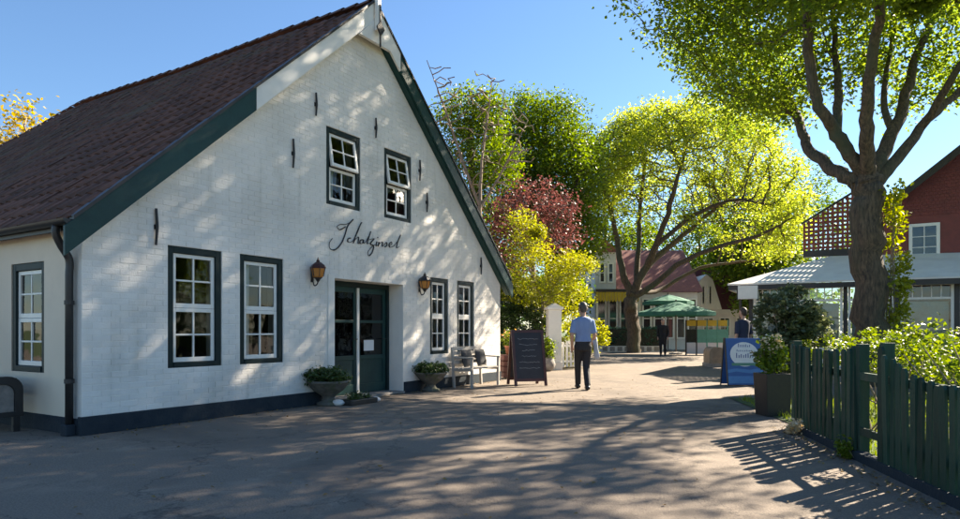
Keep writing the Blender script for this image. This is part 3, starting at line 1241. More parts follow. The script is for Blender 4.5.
blobs = [(at(700, 22, 17.0), (1.2, 1.8, 1.2)), (at(755, 55, 16.4), (1.6, 2.0, 1.5)), (at(760, -10, 17.5), (2.4, 2.2, 1.6)), (at(850, 22, 16.4), (2.4, 1.7, 1.9)), (at(935, 50, 16.6), (2.0, 1.7, 1.9)), (at(860, -45, 13.2), (2.6, 2.2, 0.9)),
         (at(840, -130, 14.5), (4.6, 4.6, 2.8)), (at(720, -70, 17.5), (2.6, 2.5, 1.8)), (at(880, -60, 11.6), (2.4, 1.8, 1.2)), (at(665, -38, 16.5), (1.7, 1.8, 0.95)),
         (at(738, 75, 20.3), (1.7, 1.6, 1.5)), (at(712, 42, 20.0), (1.5, 1.8, 1.4)), (at(768, 112, 19.5), (1.2, 1.5, 0.9)), (at(985, 40, 15.5), (1.3, 1.5, 1.4)), (Vector((10.5, 12.1, 7.8)), (1.5, 1.7, 1.3)), (Vector((8.6, 10.4, 7.9)), (1.5, 1.4, 1.1)), (at(733, 108, 20.6), (1.3, 1.3, 1.0))]  # out-of-view clumps in this list are shaped for shade on wall and road
tree('shade_tree', 'big shade tree with forked dark trunk rising behind the picket fence', 'tree', TB, limbs, blobs, 11, 4400, 0.34, 2.2, 0.40, L_main, 0.125, 36, 0.24, thin=0.03, tip=0.011)

# ivy on its trunk
irng = np.random.default_rng(5)
ivy = thing('climbing_ivy', 'sunlit yellow green ivy climbing the right side of the shade tree trunk', 'ivy', (8.53, 14.0, 0))
pts = []
for k in range(170):
    z = irng.uniform(0.8, 4.3)
    a = irng.normal(-0.15, 0.55)
    rr = 0.47 + abs(irng.normal(0, 0.07)) + (0.12 if 1.5 < z < 3 else 0)
    pts.append((rr * math.cos(a), rr * math.sin(a), z))
leaf_object('foliage', pts, 0.10, L_ivy, irng, 0.07, 10, ivy, up=0.1, droop=0.8)
mb = MB()
for k in range(5):
    a0 = irng.normal(-0.1, 0.4)
    mb.tube(smooth_line([(0.45 * math.cos(a0 + 0.2 * math.sin(j * 1.3 + k)), 0.45 * math.sin(a0 + 0.2 * math.sin(j * 1.3 + k)), 0.05 + j * 0.8) for j in range(6)], 3), 0.012, 5)
mb.build('stem', M_bark2, ivy)

# shrubs along the inside of the fence
SH = 'leafy shrubs behind the picket fence'
bush('garden_shrub', 'bright green shrub spilling over the fence top beside the missing picket', 'shrub', (4.25, 6.35, 0), [((0, 0, 1.02), (0.42, 0.5, 0.22)), ((-0.1, -0.4, 0.85), (0.25, 0.3, 0.3))], 21, 1300, 0.05, L_bright, group=SH)
bush('garden_shrub', 'light green trailing shrub hanging over the near fence pickets', 'shrub', (3.95, 5.05, 0), [((0.1, 0, 1.0), (0.4, 0.55, 0.2)), ((-0.42, -0.25, 1.0), (0.28, 0.42, 0.13))], 22, 1300, 0.052, L_bright, group=SH, stems=10)
bush('garden_shrub', 'low green shrub behind the far stretch of pickets', 'shrub', (4.5, 7.3, 0), [((0, 0, 1.0), (0.4, 0.5, 0.24)), ((0.4, -0.4, 1.02), (0.4, 0.4, 0.25))], 23, 900, 0.055, L_bright, group=SH)
bush('garden_shrub', 'yellow green shrub at the foot of the ivied tree trunk', 'shrub', (6.1, 9.6, 0), [((0, 0, 0.9), (0.9, 0.6, 0.35)), ((-0.7, 0.2, 0.85), (0.6, 0.5, 0.3)), ((0.9, -0.3, 0.9), (0.7, 0.5, 0.32))], 24, 2800, 0.05, L_bright, group=SH)
bush('round_bush', 'dark round evergreen bush with pale flecked leaves by the blue sign', 'bush', (5.5, 11.4, 0), [((0, 0, 1.42), (0.58, 0.54, 0.56)), ((-0.05, 0, 0.8), (0.45, 0.45, 0.6)), ((0.22, -0.1, 1.2), (0.42, 0.42, 0.5))], 25, 10000, 0.085, L_varieg, group=None, stems=12)
bush('garden_shrub', 'dark green low shrub at the right edge under the veranda windows', 'shrub', (7.6, 9.9, 0), [((0, 0, 0.6), (0.9, 0.6, 0.5)), ((0.8, 0, 0.75), (0.6, 0.5, 0.5))], 26, 3600, 0.08, L_dark, group=SH)
for k, (x, y, r_, m_, lb) in enumerate(((3.66, 7.45, 0.07, L_flower, 'small pale flower tuft growing at the far foot of the fence'), (3.46, 6.05, 0.06, L_bright, 'small green weed at the foot of the fence'))):
    bush('weed_tuft', lb, 'weed', (x, y, 0), [((0, 0, 0.09), (r_, r_, 0.08))], 40 + k, 120, 0.045, m_, spread=0.03, stems=4, stem_r=0.004, shell=0.1)

# grass blades on the lawn near the fence
grng = np.random.default_rng(8)
n = 26000
gx_, gy_ = grng.uniform(3.2, 9.5, n), grng.uniform(1.5, 11.2, n)
ok = (gx_ - FA.x) * FN.x + (gy_ - FA.y) * FN.y > 0.14
gp = np.stack([gx_[ok], gy_[ok], np.full(ok.sum(), 0.012)], axis=1)
n = len(gp)
a = grng.uniform(0, 2 * np.pi, n)
w = np.stack([np.cos(a), np.sin(a), np.zeros(n)], 1) * 0.006
h = np.stack([grng.normal(0, 0.025, n), grng.normal(0, 0.025, n), grng.uniform(0.05, 0.12, n)], 1)
v = np.stack([gp - w, gp + w, gp + h], 1).reshape(-1, 3)
me = mesh_np('grass', v, np.arange(n * 3).reshape(-1, 3), grng.uniform(0, 1, n))
me.materials.append(L_grass)
tag(link(bpy.data.objects.new('grass', me)), 'sunlit lawn grass inside the fence', 'grass', kind='stuff')

# ================================================================== red house with the glazed veranda
RROT = math.atan2(-0.492, 0.871)
RLOC = Vector((8.47, 20.0, 0))
rh = thing('veranda_house', 'dark red shingled house with a pale roofed glazed veranda', 'house', RLOC, RROT)
MB().box(-0.1, 9.2, -0.1, 2.0, 0.0, 0.12).build('veranda_floor', M_stone, rh)
px_ = [0.0, 1.28, 2.56, 3.84, 5.2, 6.5, 7.8, 9.1]
for k, x in enumerate(px_):
    MB().box(x - 0.06, x + 0.06, -0.06, 0.06, 0.12, 2.6).build('post', M_brown, rh, bevel=0.008)
for a, b in zip(px_[:-1], px_[1:]):
    a, b = a + 0.065, b - 0.065
    MB().box(a, b, -0.03, 0.03, 0.12, 0.85).build('dado_panel', M_white, rh, bevel=0.005)
    mb = MB()
    mb.box(a, a + 0.07, -0.035, 0.035, 0.852, 2.55)
    mb.box(b - 0.07, b, -0.035, 0.035, 0.852, 2.55)
    mb.box(a + 0.07, b - 0.07, -0.034, 0.034, 0.852, 0.93)
    mb.box(a + 0.07, b - 0.07, -0.034, 0.034, 2.47, 2.55)
    mb.box(a + 0.07, b - 0.07, -0.034, 0.034, 2.08, 2.14)
    for i in range(1, 5):
        xx = a + 0.07 + (b - a - 0.14) * i / 5
        mb.box(xx - 0.012, xx + 0.012, -0.03, 0.03, 2.14, 2.47)
    w_ = mb.build('window', M_white, rh)
    MB().box(a + 0.07, b - 0.07, -0.004, 0.0, 0.93, 2.08).build('pane', M_glass, w_)
    for i in range(5):
        xx = a + 0.07 + (b - a - 0.14) * i / 5
        MB().box(xx + 0.012, xx + (b - a - 0.14) / 5 - 0.012, -0.004, 0.0, 2.14, 2.47).build('pane', M_glass, w_)
    n = 16
    xs = [a + 0.1 + (b - a - 0.2) * i / n for i in range(n + 1)]
    cb = MB()
    cb.add([(x, 0.16 + 0.02 * math.sin(i * 2.1), 0.95) for i, x in enumerate(xs)] + [(x, 0.16 + 0.02 * math.sin(i * 2.1), 2.02 + 0.0 * i) for i, x in enumerate(xs)], [(i, i + 1, i + n + 2, i + n + 1) for i in range(n)])
    cb.build('curtain', M_curtain, w_, smooth=True)
for k in range(3):                                   # left return of the veranda
    y0, y1 = 0.065 + k * 0.64, 0.06 + (k + 1) * 0.64
    MB().box(-0.03, 0.03, y0, y1, 0.12, 0.85).build('dado_panel', M_white, rh)
    MB().box(-0.03, 0.03, y1 - 0.05, y1 - 0.002, 0.852, 2.55).build('window_post', M_white, rh)
    MB().box(-0.002, 0.002, y0, y1 - 0.05, 0.852, 2.55).build('pane', M_glass, rh)
# canopy roof, hipped at its left end
e0, e1 = -0.62, 9.8
cp = MB()
A_, B_, C_, D_ = (e0, -0.5, 2.66), (e1, -0.5, 2.66), (e1, 1.99, 3.42), (2.15, 1.99, 3.62)
E_ = (e0, 4.5, 2.66)
E2 = (2.15, 4.5, 3.62)
t = 0.05
lo = [(p[0], p[1], p[2] - t) for p in (A_, B_, C_, D_, E_, E2)]
cp.add([A_, B_, C_, D_, E_, E2] + lo, [(0, 1, 2, 3), (0, 3, 5, 4), (9, 8, 7, 6), (10, 11, 9, 6), (0, 6, 7, 1), (1, 7, 8, 2), (0, 4, 10, 6), (4, 5, 11, 10)])
cp.build('canopy_roof', M_canopy, rh)
MB().box(e0 + 0.02, e1, -0.47, -0.40, 2.46, 2.608).build('fascia', M_brown, rh)
MB().box(e0 + 0.02, e0 + 0.09, -0.398, 4.5, 2.46, 2.608).build('fascia', M_brown, rh)
MB().box(-0.06, 9.2, -0.062, 0.062, 2.552, 2.6).build('wall_plate', M_white, rh)
# main block
wout = [(3.45, 0), (11.0, 0), (11.0, 5.25), (7.25, 8.0), (4.05, 5.33), (3.45, 5.25)]
uw = (4.31, 4.99, 3.40, 4.42)
recalc(MB().holed(wout, [rect(*uw)], 2.0, 2.3).build('front_wall', M_red, rh))
MB().box(3.45, 3.75, 2.31, 10, 0, 5.25).build('side_wall', M_red, rh)
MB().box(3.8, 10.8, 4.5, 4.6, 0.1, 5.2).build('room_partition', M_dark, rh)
for k in range(15):                                 # boarding joints
    z = 3.5 + k * 0.1
mb = MB()
for k in range(34):                                # scalloped wall shingles in the gable
    z = 4.72 + k * 0.1
    for j in range(70):
        x = 3.5 + (j + 0.5 * (k % 2)) * 0.11
        if x > 10.9 or z + 0.1 > 8.0 - abs(x - 7.25) * (0.835 if x < 7.25 else 0.733) - 0.08:
            continue
        if x < 4.1 and z > 5.1:
            continue
        y = 1.998
        mb.add([(x - 0.05, y - 0.018, z), (x + 0.05, y - 0.018, z), (x + 0.05, y - 0.002, z + 0.12), (x - 0.05, y - 0.002, z + 0.12), (x - 0.05, y, z), (x + 0.05, y, z)], [(0, 1, 2, 3), (4, 5, 1, 0)])
tag(mb.build('wall_shingles', M_red, rh), kind='stuff')
mb, panes = sash_mesh(uw[1] - uw[0] + 0.1, uw[3] - uw[2] + 0.1, 2, 3, 0.09, 0.09, 0.022, 0.06)
w_ = mb.build('window', M_white, rh, loc=(uw[0] - 0.05, 1.965, uw[2] - 0.05))
for (a, b, c, d) in panes:
    MB().box(a - 0.003, a + c + 0.003, 0.028, 0.031, b - 0.003, b + d + 0.003).build('pane', M_glass, w_)
MB().box(uw[0] - 0.1, uw[1] + 0.1, 1.93, 1.998, uw[2] - 0.11, uw[2] - 0.055).build('window_sill', M_white, rh)
rr = MB()
for sgn, (xa, za), (xb, zb) in ((-1, (7.25, 8.12), (3.85, 5.29)), (1, (7.25, 8.12), (11.3, 5.15))):
    rr.add([(xa, 1.55, za), (xb, 1.55, zb), (xb, 11, zb), (xa, 11, za), (xa, 1.55, za - 0.14), (xb, 1.55, zb - 0.14), (xb, 11, zb - 0.14), (xa, 11, za - 0.14)],
           [(0, 1, 2, 3), (7, 6, 5, 4), (0, 4, 5, 1), (1, 5, 6, 2), (2, 6, 7, 3), (3, 7, 4, 0)])
rr.add([(3.3, 1.55, 5.30), (3.9, 1.55, 5.36), (3.9, 11, 5.36), (3.3, 11, 5.30), (3.3, 1.55, 5.2), (3.9, 1.55, 5.2), (3.9, 11, 5.2), (3.3, 11, 5.2)], [(0, 1, 2, 3), (7, 6, 5, 4), (0, 4, 5, 1), (3, 7, 4, 0)])
ro = recalc(rr.build('roof', M_brown, rh))
MB().prism([(7.25, 8.10), (3.85, 5.27), (3.85, 5.03), (7.25, 7.84)], 1.50, 1.547).build('verge_board', M_brown, ro)
MB().prism([(7.25, 8.10), (11.3, 5.13), (11.3, 4.89), (7.25, 7.84)], 1.50, 1.547).build('verge_board', M_brown, ro)
# lattice screen of the upper terrace
la, lb_, lz = 1.36, 3.44, 3.62
lt = lambda x: 4.72 + (x - la) * 0.62
scr = MB().box(la, lb_, 2.05, 2.12, lz, lz + 0.22).build('terrace_parapet', M_brown, rh)
for k in range(16):
    x = la + 0.03 + k * 0.138
    if x < lb_:
        MB().box(x - 0.035, x + 0.035, 2.06, 2.08, lz + 0.222, lt(x)).build('slat', M_red, scr)
for k in range(15):
    z = lz + 0.30 + k * 0.138
    x0 = max(la, la + (z + 0.03 - 4.72) / 0.62)
    if x0 < lb_ - 0.1:
        MB().box(x0, lb_, 2.082, 2.1, z - 0.035, z + 0.035).build('slat', M_red, scr)
MB().bar((la - 0.05, 2.08, lt(la) + 0.02), (lb_, 2.08, lt(lb_) + 0.02), 0.1, 0.06).build('slanted_rail', M_brown, scr)
# blank white sign box under the canopy corner
sb = thing('hanging_sign', 'blank white sign box hung under the veranda canopy corner', 'sign', RLOC + Vector((-0.42, -0.75, 0)), RROT)
MB().box(-0.28, 0.28, -0.05, 0.05, 2.16, 2.56).build('panel', M_white, sb, bevel=0.01)
MB().box(-0.3, -0.27, -0.055, 0.055, 2.14, 2.58).build('frame', M_brown, sb)
MB().tube([(-0.2, 0.0, 0), (-0.2, 0.0, 2.2)], 0.04, 8).build('pole', M_brown, sb)

# ================================================================== trees between and behind the houses
rngb = np.random.default_rng(1)
# spreading yellow-green tree
YD = 35.0
yb = at(634, 352, YD) * Vector((1, 1, 0))
tr = [Vector((yb.x, yb.y, -0.1)), at(633, 330, YD), at(630, 308, YD), at(632, 292, YD)]
limbs = [(tr, 0.38, 0.32, None),
         ([at(632, 296, YD), at(622, 270, YD), at(617, 240, YD), at(611, 210, YD - 1), at(600, 175, YD - 1.5), at(596, 150, YD - 2)], 0.204, 0.048, 1),
         ([at(632, 294, YD), at(645, 270, YD), at(656, 245, YD - 1), at(668, 212, YD - 2), at(678, 175, YD - 3), at(688, 140, YD - 3)], 0.204, 0.048, 1),
         ([at(632, 298, YD), at(655, 284, YD - 1), at(682, 262, YD - 2), at(720, 246, YD - 3), at(758, 236, YD - 3.5), at(785, 222, YD - 3.5)], 0.177, 0.048, 1),
         ([at(648, 264, YD), at(682, 236, YD + 1), at(720, 205, YD + 1.5), at(757, 178, YD + 2)], 0.150, 0.040, 1),
         ([at(636, 288, YD), at(638, 250, YD + 1), at(640, 205, YD + 2), at(645, 160, YD + 2.5), at(640, 130, YD + 3)], 0.150, 0.040, 1),
         ([at(656, 245, YD - 1), at(695, 215, YD - 2), at(735, 200, YD - 3), at(770, 205, YD - 4)], 0.109, 0.040, 1),
         ([at(640, 292, YD), at(660, 290, YD + 1.5), at(700, 268, YD + 2), at(740, 262, YD + 2), at(765, 258, YD + 2)], 0.136, 0.040, 1)]
blobs = [(at(690, 170, YD), (4.7, 5.0, 3.4)), (at(640, 165, YD), (3.0, 4.0, 3.0)), (at(752, 200, YD - 1), (2.6, 4.0, 2.8)), (at(660, 135, YD), (3.0, 3.5, 1.6)), (at(725, 150, YD), (2.6, 3.5, 1.7)), (at(780, 235, YD - 2), (1.2, 2.5, 1.4)), (at(600, 180, YD - 1), (1.5, 2.5, 2.3))]


def outer(A, rg):
    c = at(692, 212, YD)
    q = np.sqrt(((A[:, 0] - c.x) / 5.6) ** 2 + ((A[:, 1] - c.y) / 6.0) ** 2 + ((A[:, 2] - c.z) / 5.7) ** 2)
    return (q > 0.78) & (A[:, 2] > c.z - 2.6) | (rg.uniform(0, 1, len(A)) < 0.13)



tree('spreading_tree', 'wide yellow green spreading tree with leaning boughs over the street', 'tree', (yb.x, yb.y, 0), limbs, blobs, 31, 4800, 0.42, 3.2, 0.5, L_yellow, 0.15, 44, 0.28, thin=0.05, tip=0.018, shell=0.15, leaf_where=outer)

# dense green tree
GD = 30.0
gb = at(552, 360, GD) * Vector((1, 1, 0))
limbs = [([Vector((gb.x, gb.y, -0.1)), at(552, 300, GD), at(550, 230, GD), at(548, 170, GD), at(545, 120, GD)], 0.40, 0.12, None),
         ([at(551, 240, GD), at(530, 200, GD - 1), at(515, 160, GD - 1.5), at(505, 125, GD - 1)], 0.2, 0.06, 1),
         ([at(551, 240, GD), at(570, 200, GD - 1), at(582, 165, GD - 1)], 0.2, 0.06, 1)]
blobs = [(at(545, 130, GD), (2.0, 2.2, 1.6)), (at(515, 150, GD), (1.6, 2.0, 1.8)), (at(560, 180, GD - 0.5), (1.9, 2.2, 2.0)), (at(540, 215, GD), (2.4, 2.4, 1.9)), (at(575, 235, GD), (1.5, 2.0, 1.8)), (at(525, 108, GD), (0.9, 1.2, 0.8)), (at(580, 150, GD), (1.0, 1.5, 1.4))]
tree('green_tree', 'dense fresh green tree behind the copper leaved tree', 'tree', (gb.x, gb.y, 0), limbs, blobs, 32, 2300, 0.42, 2.6, 0.45, L_green, 0.14, 66, 0.32, thin=0.03, tip=0.011, shell=0.45)
# darker ivied bush-tree beside the gable
ib = at(474, 360, 25) * Vector((1, 1, 0))
limbs = [([Vector((ib.x, ib.y, -0.1)), at(474, 250, 25), at(472, 180, 25), at(470, 130, 25)], 0.26, 0.1, None)]
blobs = [(at(468, 115, 25), (1.25, 1.3, 1.0)), (at(487, 108, 25), (0.9, 1.1, 0.7)), (at(462, 150, 25), (0.8, 1.1, 0.9)), (at(490, 160, 25), (1.2, 1.3, 1.4)), (at(480, 220, 25), (1.3, 1.3, 1.5))]
tree('ivied_tree', 'ivy thick tree showing just above the right roof edge of the gable', 'tree', (ib.x, ib.y, 0), limbs, blobs, 33, 900, 0.32, 2.2, 0.36, L_green, 0.12, 56, 0.24, thin=0.03, tip=0.011, shell=0.5)
# bare twiggy tree in front of it
bb = at(478, 372, 20.5) * Vector((1, 1, 0))
limbs = [([Vector((bb.x, bb.y, -0.1)), at(478, 290, 20.5), at(479, 235, 20.5), at(480, 205, 20.5)], 0.09, 0.06, None),
         ([at(480, 207, 20.5), at(466, 170, 20.4), at(452, 130, 20.3), at(440, 95, 20.2), at(427, 60, 20)], 0.045, 0.014, 1),
         ([at(480, 206, 20.5), at(482, 160, 20.7), at(488, 115, 21), at(492, 80, 21.2)], 0.045, 0.014, 1),
         ([at(480, 208, 20.5), at(500, 175, 20.6), at(518, 140, 20.5), at(528, 120, 20.4)], 0.04, 0.014, 1),
         ([at(479, 225, 20.5), at(465, 195, 20.2), at(450, 175, 20), at(444, 150, 19.9)], 0.03, 0.012, 1)]
blobs = [(at(445, 105, 20.2), (0.7, 0.7, 1.4)), (at(485, 110, 20.8), (1.0, 0.8, 1.4)), (at(510, 140, 20.5), (0.9, 0.7, 1.2)), (at(480, 165, 20.5), (1.3, 0.8, 1.2))]
tree('bare_tree', 'bare grey twiggy tree rising behind the right roof edge', 'tree', (bb.x, bb.y, 0), limbs, blobs, 34, 420, 0.22, 1.5, 0.22, None, 0, 0, 0, bark=M_bark2, bare=True, tip=0.017)
# copper tree
cb_ = at(535, 368, 23) * Vector((1, 1, 0))
limbs = [([Vector((cb_.x, cb_.y, -0.1)), at(534, 310, 23), at(532, 265, 23), at(530, 235, 23)], 0.13, 0.08, None),
         ([at(532, 260, 23), at(515, 225, 22.7), at(500, 205, 22.5)], 0.06, 0.02, 1), ([at(532, 255, 23), at(552, 225, 22.6), at(568, 205, 22.5)], 0.06, 0.02, 1)]
blobs = [(at(533, 200, 23), (1.1, 1.1, 0.8)), (at(505, 222, 23), (0.9, 1.0, 0.9)), (at(562, 215, 22.8), (0.9, 1.0, 0.8)), (at(570, 240, 22.8), (0.6, 0.9, 0.5)), (at(500, 255, 23), (0.8, 0.9, 0.8)), (at(540, 235, 23), (1.2, 1.0, 0.7))]
tree('copper_tree', 'small tree with purple red copper foliage', 'tree', (cb_.x, cb_.y, 0), limbs, blobs, 35, 560, 0.24, 1.8, 0.3, L_copper, 0.11, 20, 0.20, bark=M_bark2, thin=0.02, tip=0.007, shell=0.3)
# golden maple
mb_ = at(540, 370, 20.8) * Vector((1, 1, 0))
limbs = [([Vector((mb_.x, mb_.y, -0.1)), at(541, 330, 20.8), at(543, 300, 20.8)], 0.08, 0.06, None),
         ([at(543, 302, 20.8), at(530, 270, 20.6), at(520, 235, 20.5)], 0.04, 0.015, 1), ([at(543, 302, 20.8), at(560, 280, 20.7), at(585, 268, 20.5)], 0.04, 0.015, 1),
         ([at(543, 305, 20.8), at(555, 295, 20.3), at(580, 290, 19.9)], 0.03, 0.012, 1)]
blobs = [(at(525, 222, 20.6), (0.55, 0.6, 0.4)), (at(530, 250, 20.6), (0.75, 0.8, 0.6)), (at(570, 265, 20.6), (0.85, 0.8, 0.5)), (at(555, 290, 20.3), (1.0, 0.9, 0.5)), (at(520, 290, 20.7), (0.7, 0.8, 0.6)), (at(580, 296, 20.1), (0.4, 0.5, 0.35)), (at(565, 318, 20.5), (0.5, 0.5, 0.35))]
tree('golden_maple', 'low golden yellow maple beside the white gate pillar', 'tree', (mb_.x, mb_.y, 0), limbs, blobs, 36, 900, 0.18, 1.4, 0.22, L_shrub, 0.09, 28, 0.13, bark=M_bark2, thin=0.016, tip=0.005, shell=0.2, leaf_kw=dict(aspect=0.45))
# trees behind the red house and beyond the street
BT = 'background trees beyond the street'


def back_tree(px, top, D, wpx, seed, label, m, leaf=0.26, n=900, per=28, group=BT, bare=False, low=300, sh=0.3):
    b = at(px, 331, D) * Vector((1, 1, 0))
    r = wpx / 2 / F * D
    z1 = EYE + (CY - top) / F * D
    z0 = EYE + (CY - low) / F * D
    rg = np.random.default_rng(seed)
    H_ = z1 - z0
    bl = [(Vector((b.x + rg.normal(0, 0.4) * r, b.y + rg.normal(0, 0.3) * r, z0 + H_ * f)), (r * s, r * s, H_ * 0.26)) for f, s in ((0.25, 0.8), (0.45, 0.85), (0.62, 0.75), (0.78, 0.5))]
    lm = [([Vector((b.x, b.y, -0.1)), Vector((b.x + 0.1, b.y, z0 * 0.6)), Vector((b.x, b.y + 0.1, z0 + H_ * 0.3)), Vector((b.x - 0.1, b.y, z0 + H_ * 0.62))], 0.05 * r + 0.12, 0.05, None)]
    return tree('background_tree', label, 'tree', (b.x, b.y, 0), lm, bl, seed, n, H_ / 16, H_ / 2.5, H_ / 14, m, leaf, per, H_ / 22, group=group, thin=0.03 + 0.01 * bare, tip=0.012, shell=sh, bare=bare, bark=M_bark2 if bare else None)


back_tree(755, 160, 48, 92, 51, 'green tree behind the lattice screen of the red house', L_green)
back_tree(700, 175, 62, 110, 52, 'tall green tree glimpsed through the yellow green crown', L_green)
back_tree(762, 215, 44, 84, 53, 'low bushy tree just over the veranda canopy', L_green, low=325)
back_tree(600, 225, 55, 100, 55, 'green tree left of the leaning boughs in the street background', L_green, low=330)
back_tree(-6, 85, 36, 80, 56, 'amber leaved tree peeping over the left end of the roof', L_amber, low=330, n=1300, per=70)
back_tree(52, 105, 36, 80, 57, 'bare twiggy tree showing over the roof slope', None, bare=True, n=350, low=250)
back_tree(806, 158, 56, 84, 60, 'green tree between the yellow green crown and the red house', L_green)
back_tree(606, 140, 52, 84, 61, 'green tree joining the dense green and the spreading crown', L_green)
back_tree(735, 235, 60, 130, 58, 'green tree closing the far end of the street', L_green, low=330)
back_tree(500, 250, 40, 120, 59, 'dark tree low behind the gable corner', L_green, low=335)
# far belt of trees along the horizon
wr = np.random.default_rng(77)
wp = []
for k in range(900):
    x = wr.uniform(-160, 200)
    hgt = 7 + 2.5 * math.sin(x * 0.13) + 1.5 * math.sin(x * 0.41 + 1)
    wp.append((x, 118 + wr.normal(0, 4), wr.uniform(0, 1) ** 0.7 * hgt))
wood = leaf_object('far_wood', wp, 0.9, L_green, wr, 1.2, 22)
tag(wood, 'far belt of trees closing the horizon', 'wood', kind='stuff')

# ================================================================== the far end of the street
M_pinkroof = mat('faded_red_roof', (0.30, 0.10, 0.075), (0.2, 0.07, 0.055), 5, 0.75, 0.3, 20)
M_maroon = mat('maroon_roof', (0.15, 0.03, 0.035), (0.1, 0.024, 0.03), 5, 0.75, 0.3, 20)
M_offwhite = mat('off_white_render', (0.72, 0.69, 0.64), (0.64, 0.61, 0.57), 3, 0.8)


def plain_window(parent, x0, x1, y, z0, z1, cols=1, rows=2, m=M_white):
    mb, panes = sash_mesh(x1 - x0, z1 - z0, cols, rows, 0.09, 0.09, 0.05, 0.06)
    w_ = mb.build('window', m, parent, loc=(x0, y, z0))
    for (a, b, c, d) in panes:
        MB().box(a - 0.003, a + c + 0.003, 0.05, 0.056, b - 0.003, b + d + 0.003).build('pane', M_pane, w_)
    return w_


M_pane = mat('dark_reflecting_glass', (0.02, 0.025, 0.03), (0.03, 0.035, 0.04), 2, 0.08, spec=0.8)

# cafe with glazed front
cl = at(596, 331, 41) * Vector((1, 1, 0))
cafe = thing('cafe_house', 'white cafe house with tall mullioned front and faded red roof', 'house', cl, 0)
CWd = 6.6
MB().box(0, CWd, 0.3, 7, 0, 3.7).build('wall', M_offwhite, cafe)
for k in range(9):
    x = 0.1 + k * 0.73
    plain_window(cafe, x, x + 0.6, 0.2, 0.7, 3.3, 1, 2)
MB().box(-0.3, 2.4, -1.6, 0.29, 3.62, 3.78).build('porch_roof', M_brown, cafe)
mb = MB()
for k in range(14):
    x = -0.28 + k * 0.19
    mb.prism([(x, 3.6), (x + 0.17, 3.6), (x + 0.17, 3.08), (x + 0.085, 2.98), (x, 3.08)], -1.58, -1.56)
mb.build('awning_valance', M_yellow, cafe)
for x in (-0.2, 2.3):
    MB().box(x - 0.05, x + 0.05, -1.5, -1.4, 0, 3.615).build('porch_post', M_white, cafe)
MB().box(0, 1.35, 0.32, 7, 3.702, 6.3).build('upper_wall', M_offwhite, cafe)
plain_window(cafe, 0.25, 0.65, 0.24, 4.3, 5.6, 1, 2)
plain_window(cafe, 0.8, 1.2, 0.24, 4.3, 5.6, 1, 2)
MB().prism([(-0.4, 6.3), (1.45, 6.3), (0.5, 7.2)], 0.1, 7.2).build('gable_roof', M_pinkroof, cafe)
mb = MB()
mb.add([(1.4, 0.0, 3.702), (CWd + 0.3, 0.0, 3.702), (CWd + 0.3, 4.2, 6.9), (1.4, 4.2, 6.9), (CWd + 0.3, 7.2, 3.72), (1.4, 7.2, 3.72)], [(0, 1, 2, 3), (3, 2, 4, 5), (0, 3, 5), (1, 4, 2)])
mb.build('roof', M_pinkroof, cafe)

# white gabled house with maroon roofs beyond
ml = at(668, 331, 46) * Vector((1, 1, 0))
mh = thing('maroon_roofed_house', 'white house with steep maroon roof and narrow white gable', 'house', ml, 0)
MB().box(0, 6.4, 0.6, 7, 0, 2.6).build('wall', M_offwhite, mh)
MB().box(-0.1, 6.5, 0.3, 0.6, 2.45, 2.75).build('cornice', M_offwhite, mh)
mb = MB()
mb.add([(0, 0.45, 2.76), (6.4, 0.45, 2.76), (6.1, 3.2, 5.9), (0.3, 3.2, 5.9), (6.4, 6, 2.76), (0, 6, 2.76)], [(0, 1, 2, 3), (3, 2, 4, 5), (0, 3, 5), (1, 4, 2)])
mb.build('roof', M_maroon, mh)
MB().prism([(1.75, 2.76), (3.95, 2.76), (3.3, 4.9), (2.85, 5.3), (2.4, 4.9)], 0.2, 2.6).build('front_gable', M_white, mh)
for x in (2.45, 2.95):
    plain_window(mh, x, x + 0.3, 0.15, 3.1, 4.5, 1, 1)
for k in range(5):
    plain_window(mh, 0.3 + k * 1.2, 1.1 + k * 1.2, 0.54, 0.8, 2.2, 2, 2)

# clipped hedge in front of the cafe on a pale stone base
hb = at(600, 331, 36.5) * Vector((1, 1, 0))
hedge = thing('terrace_hedge', 'clipped green hedge on a pale stone base before the cafe', 'hedge', hb, 0)
MB().box(0, 3.6, 0, 0.7, 0, 0.34).build('stone_base', M_offwhite, hedge)
MB().box(0.05, 3.55, 0.08, 0.62, 0.341, 1.3).build('core', M_hedge_core, hedge)
hr = np.random.default_rng(6)
L_hedge = leaf_mat('hedge_leaf', (0.03, 0.10, 0.06), (0.06, 0.16, 0.10), 0.25)
hp = np.stack([hr.uniform(0.03, 3.57, 700), hr.uniform(0.03, 0.67, 700), hr.uniform(0.4, 1.4, 700)], 1)
leaf_object('foliage', hp, 0.08, L_hedge, hr, 0.05, 12, hedge)
for k in range(8):
    MB().box(0.15 + k * 0.42, 0.42 + k * 0.42, -0.03, -0.002, 0.05, 0.3).build('stone', M_stone, hedge)


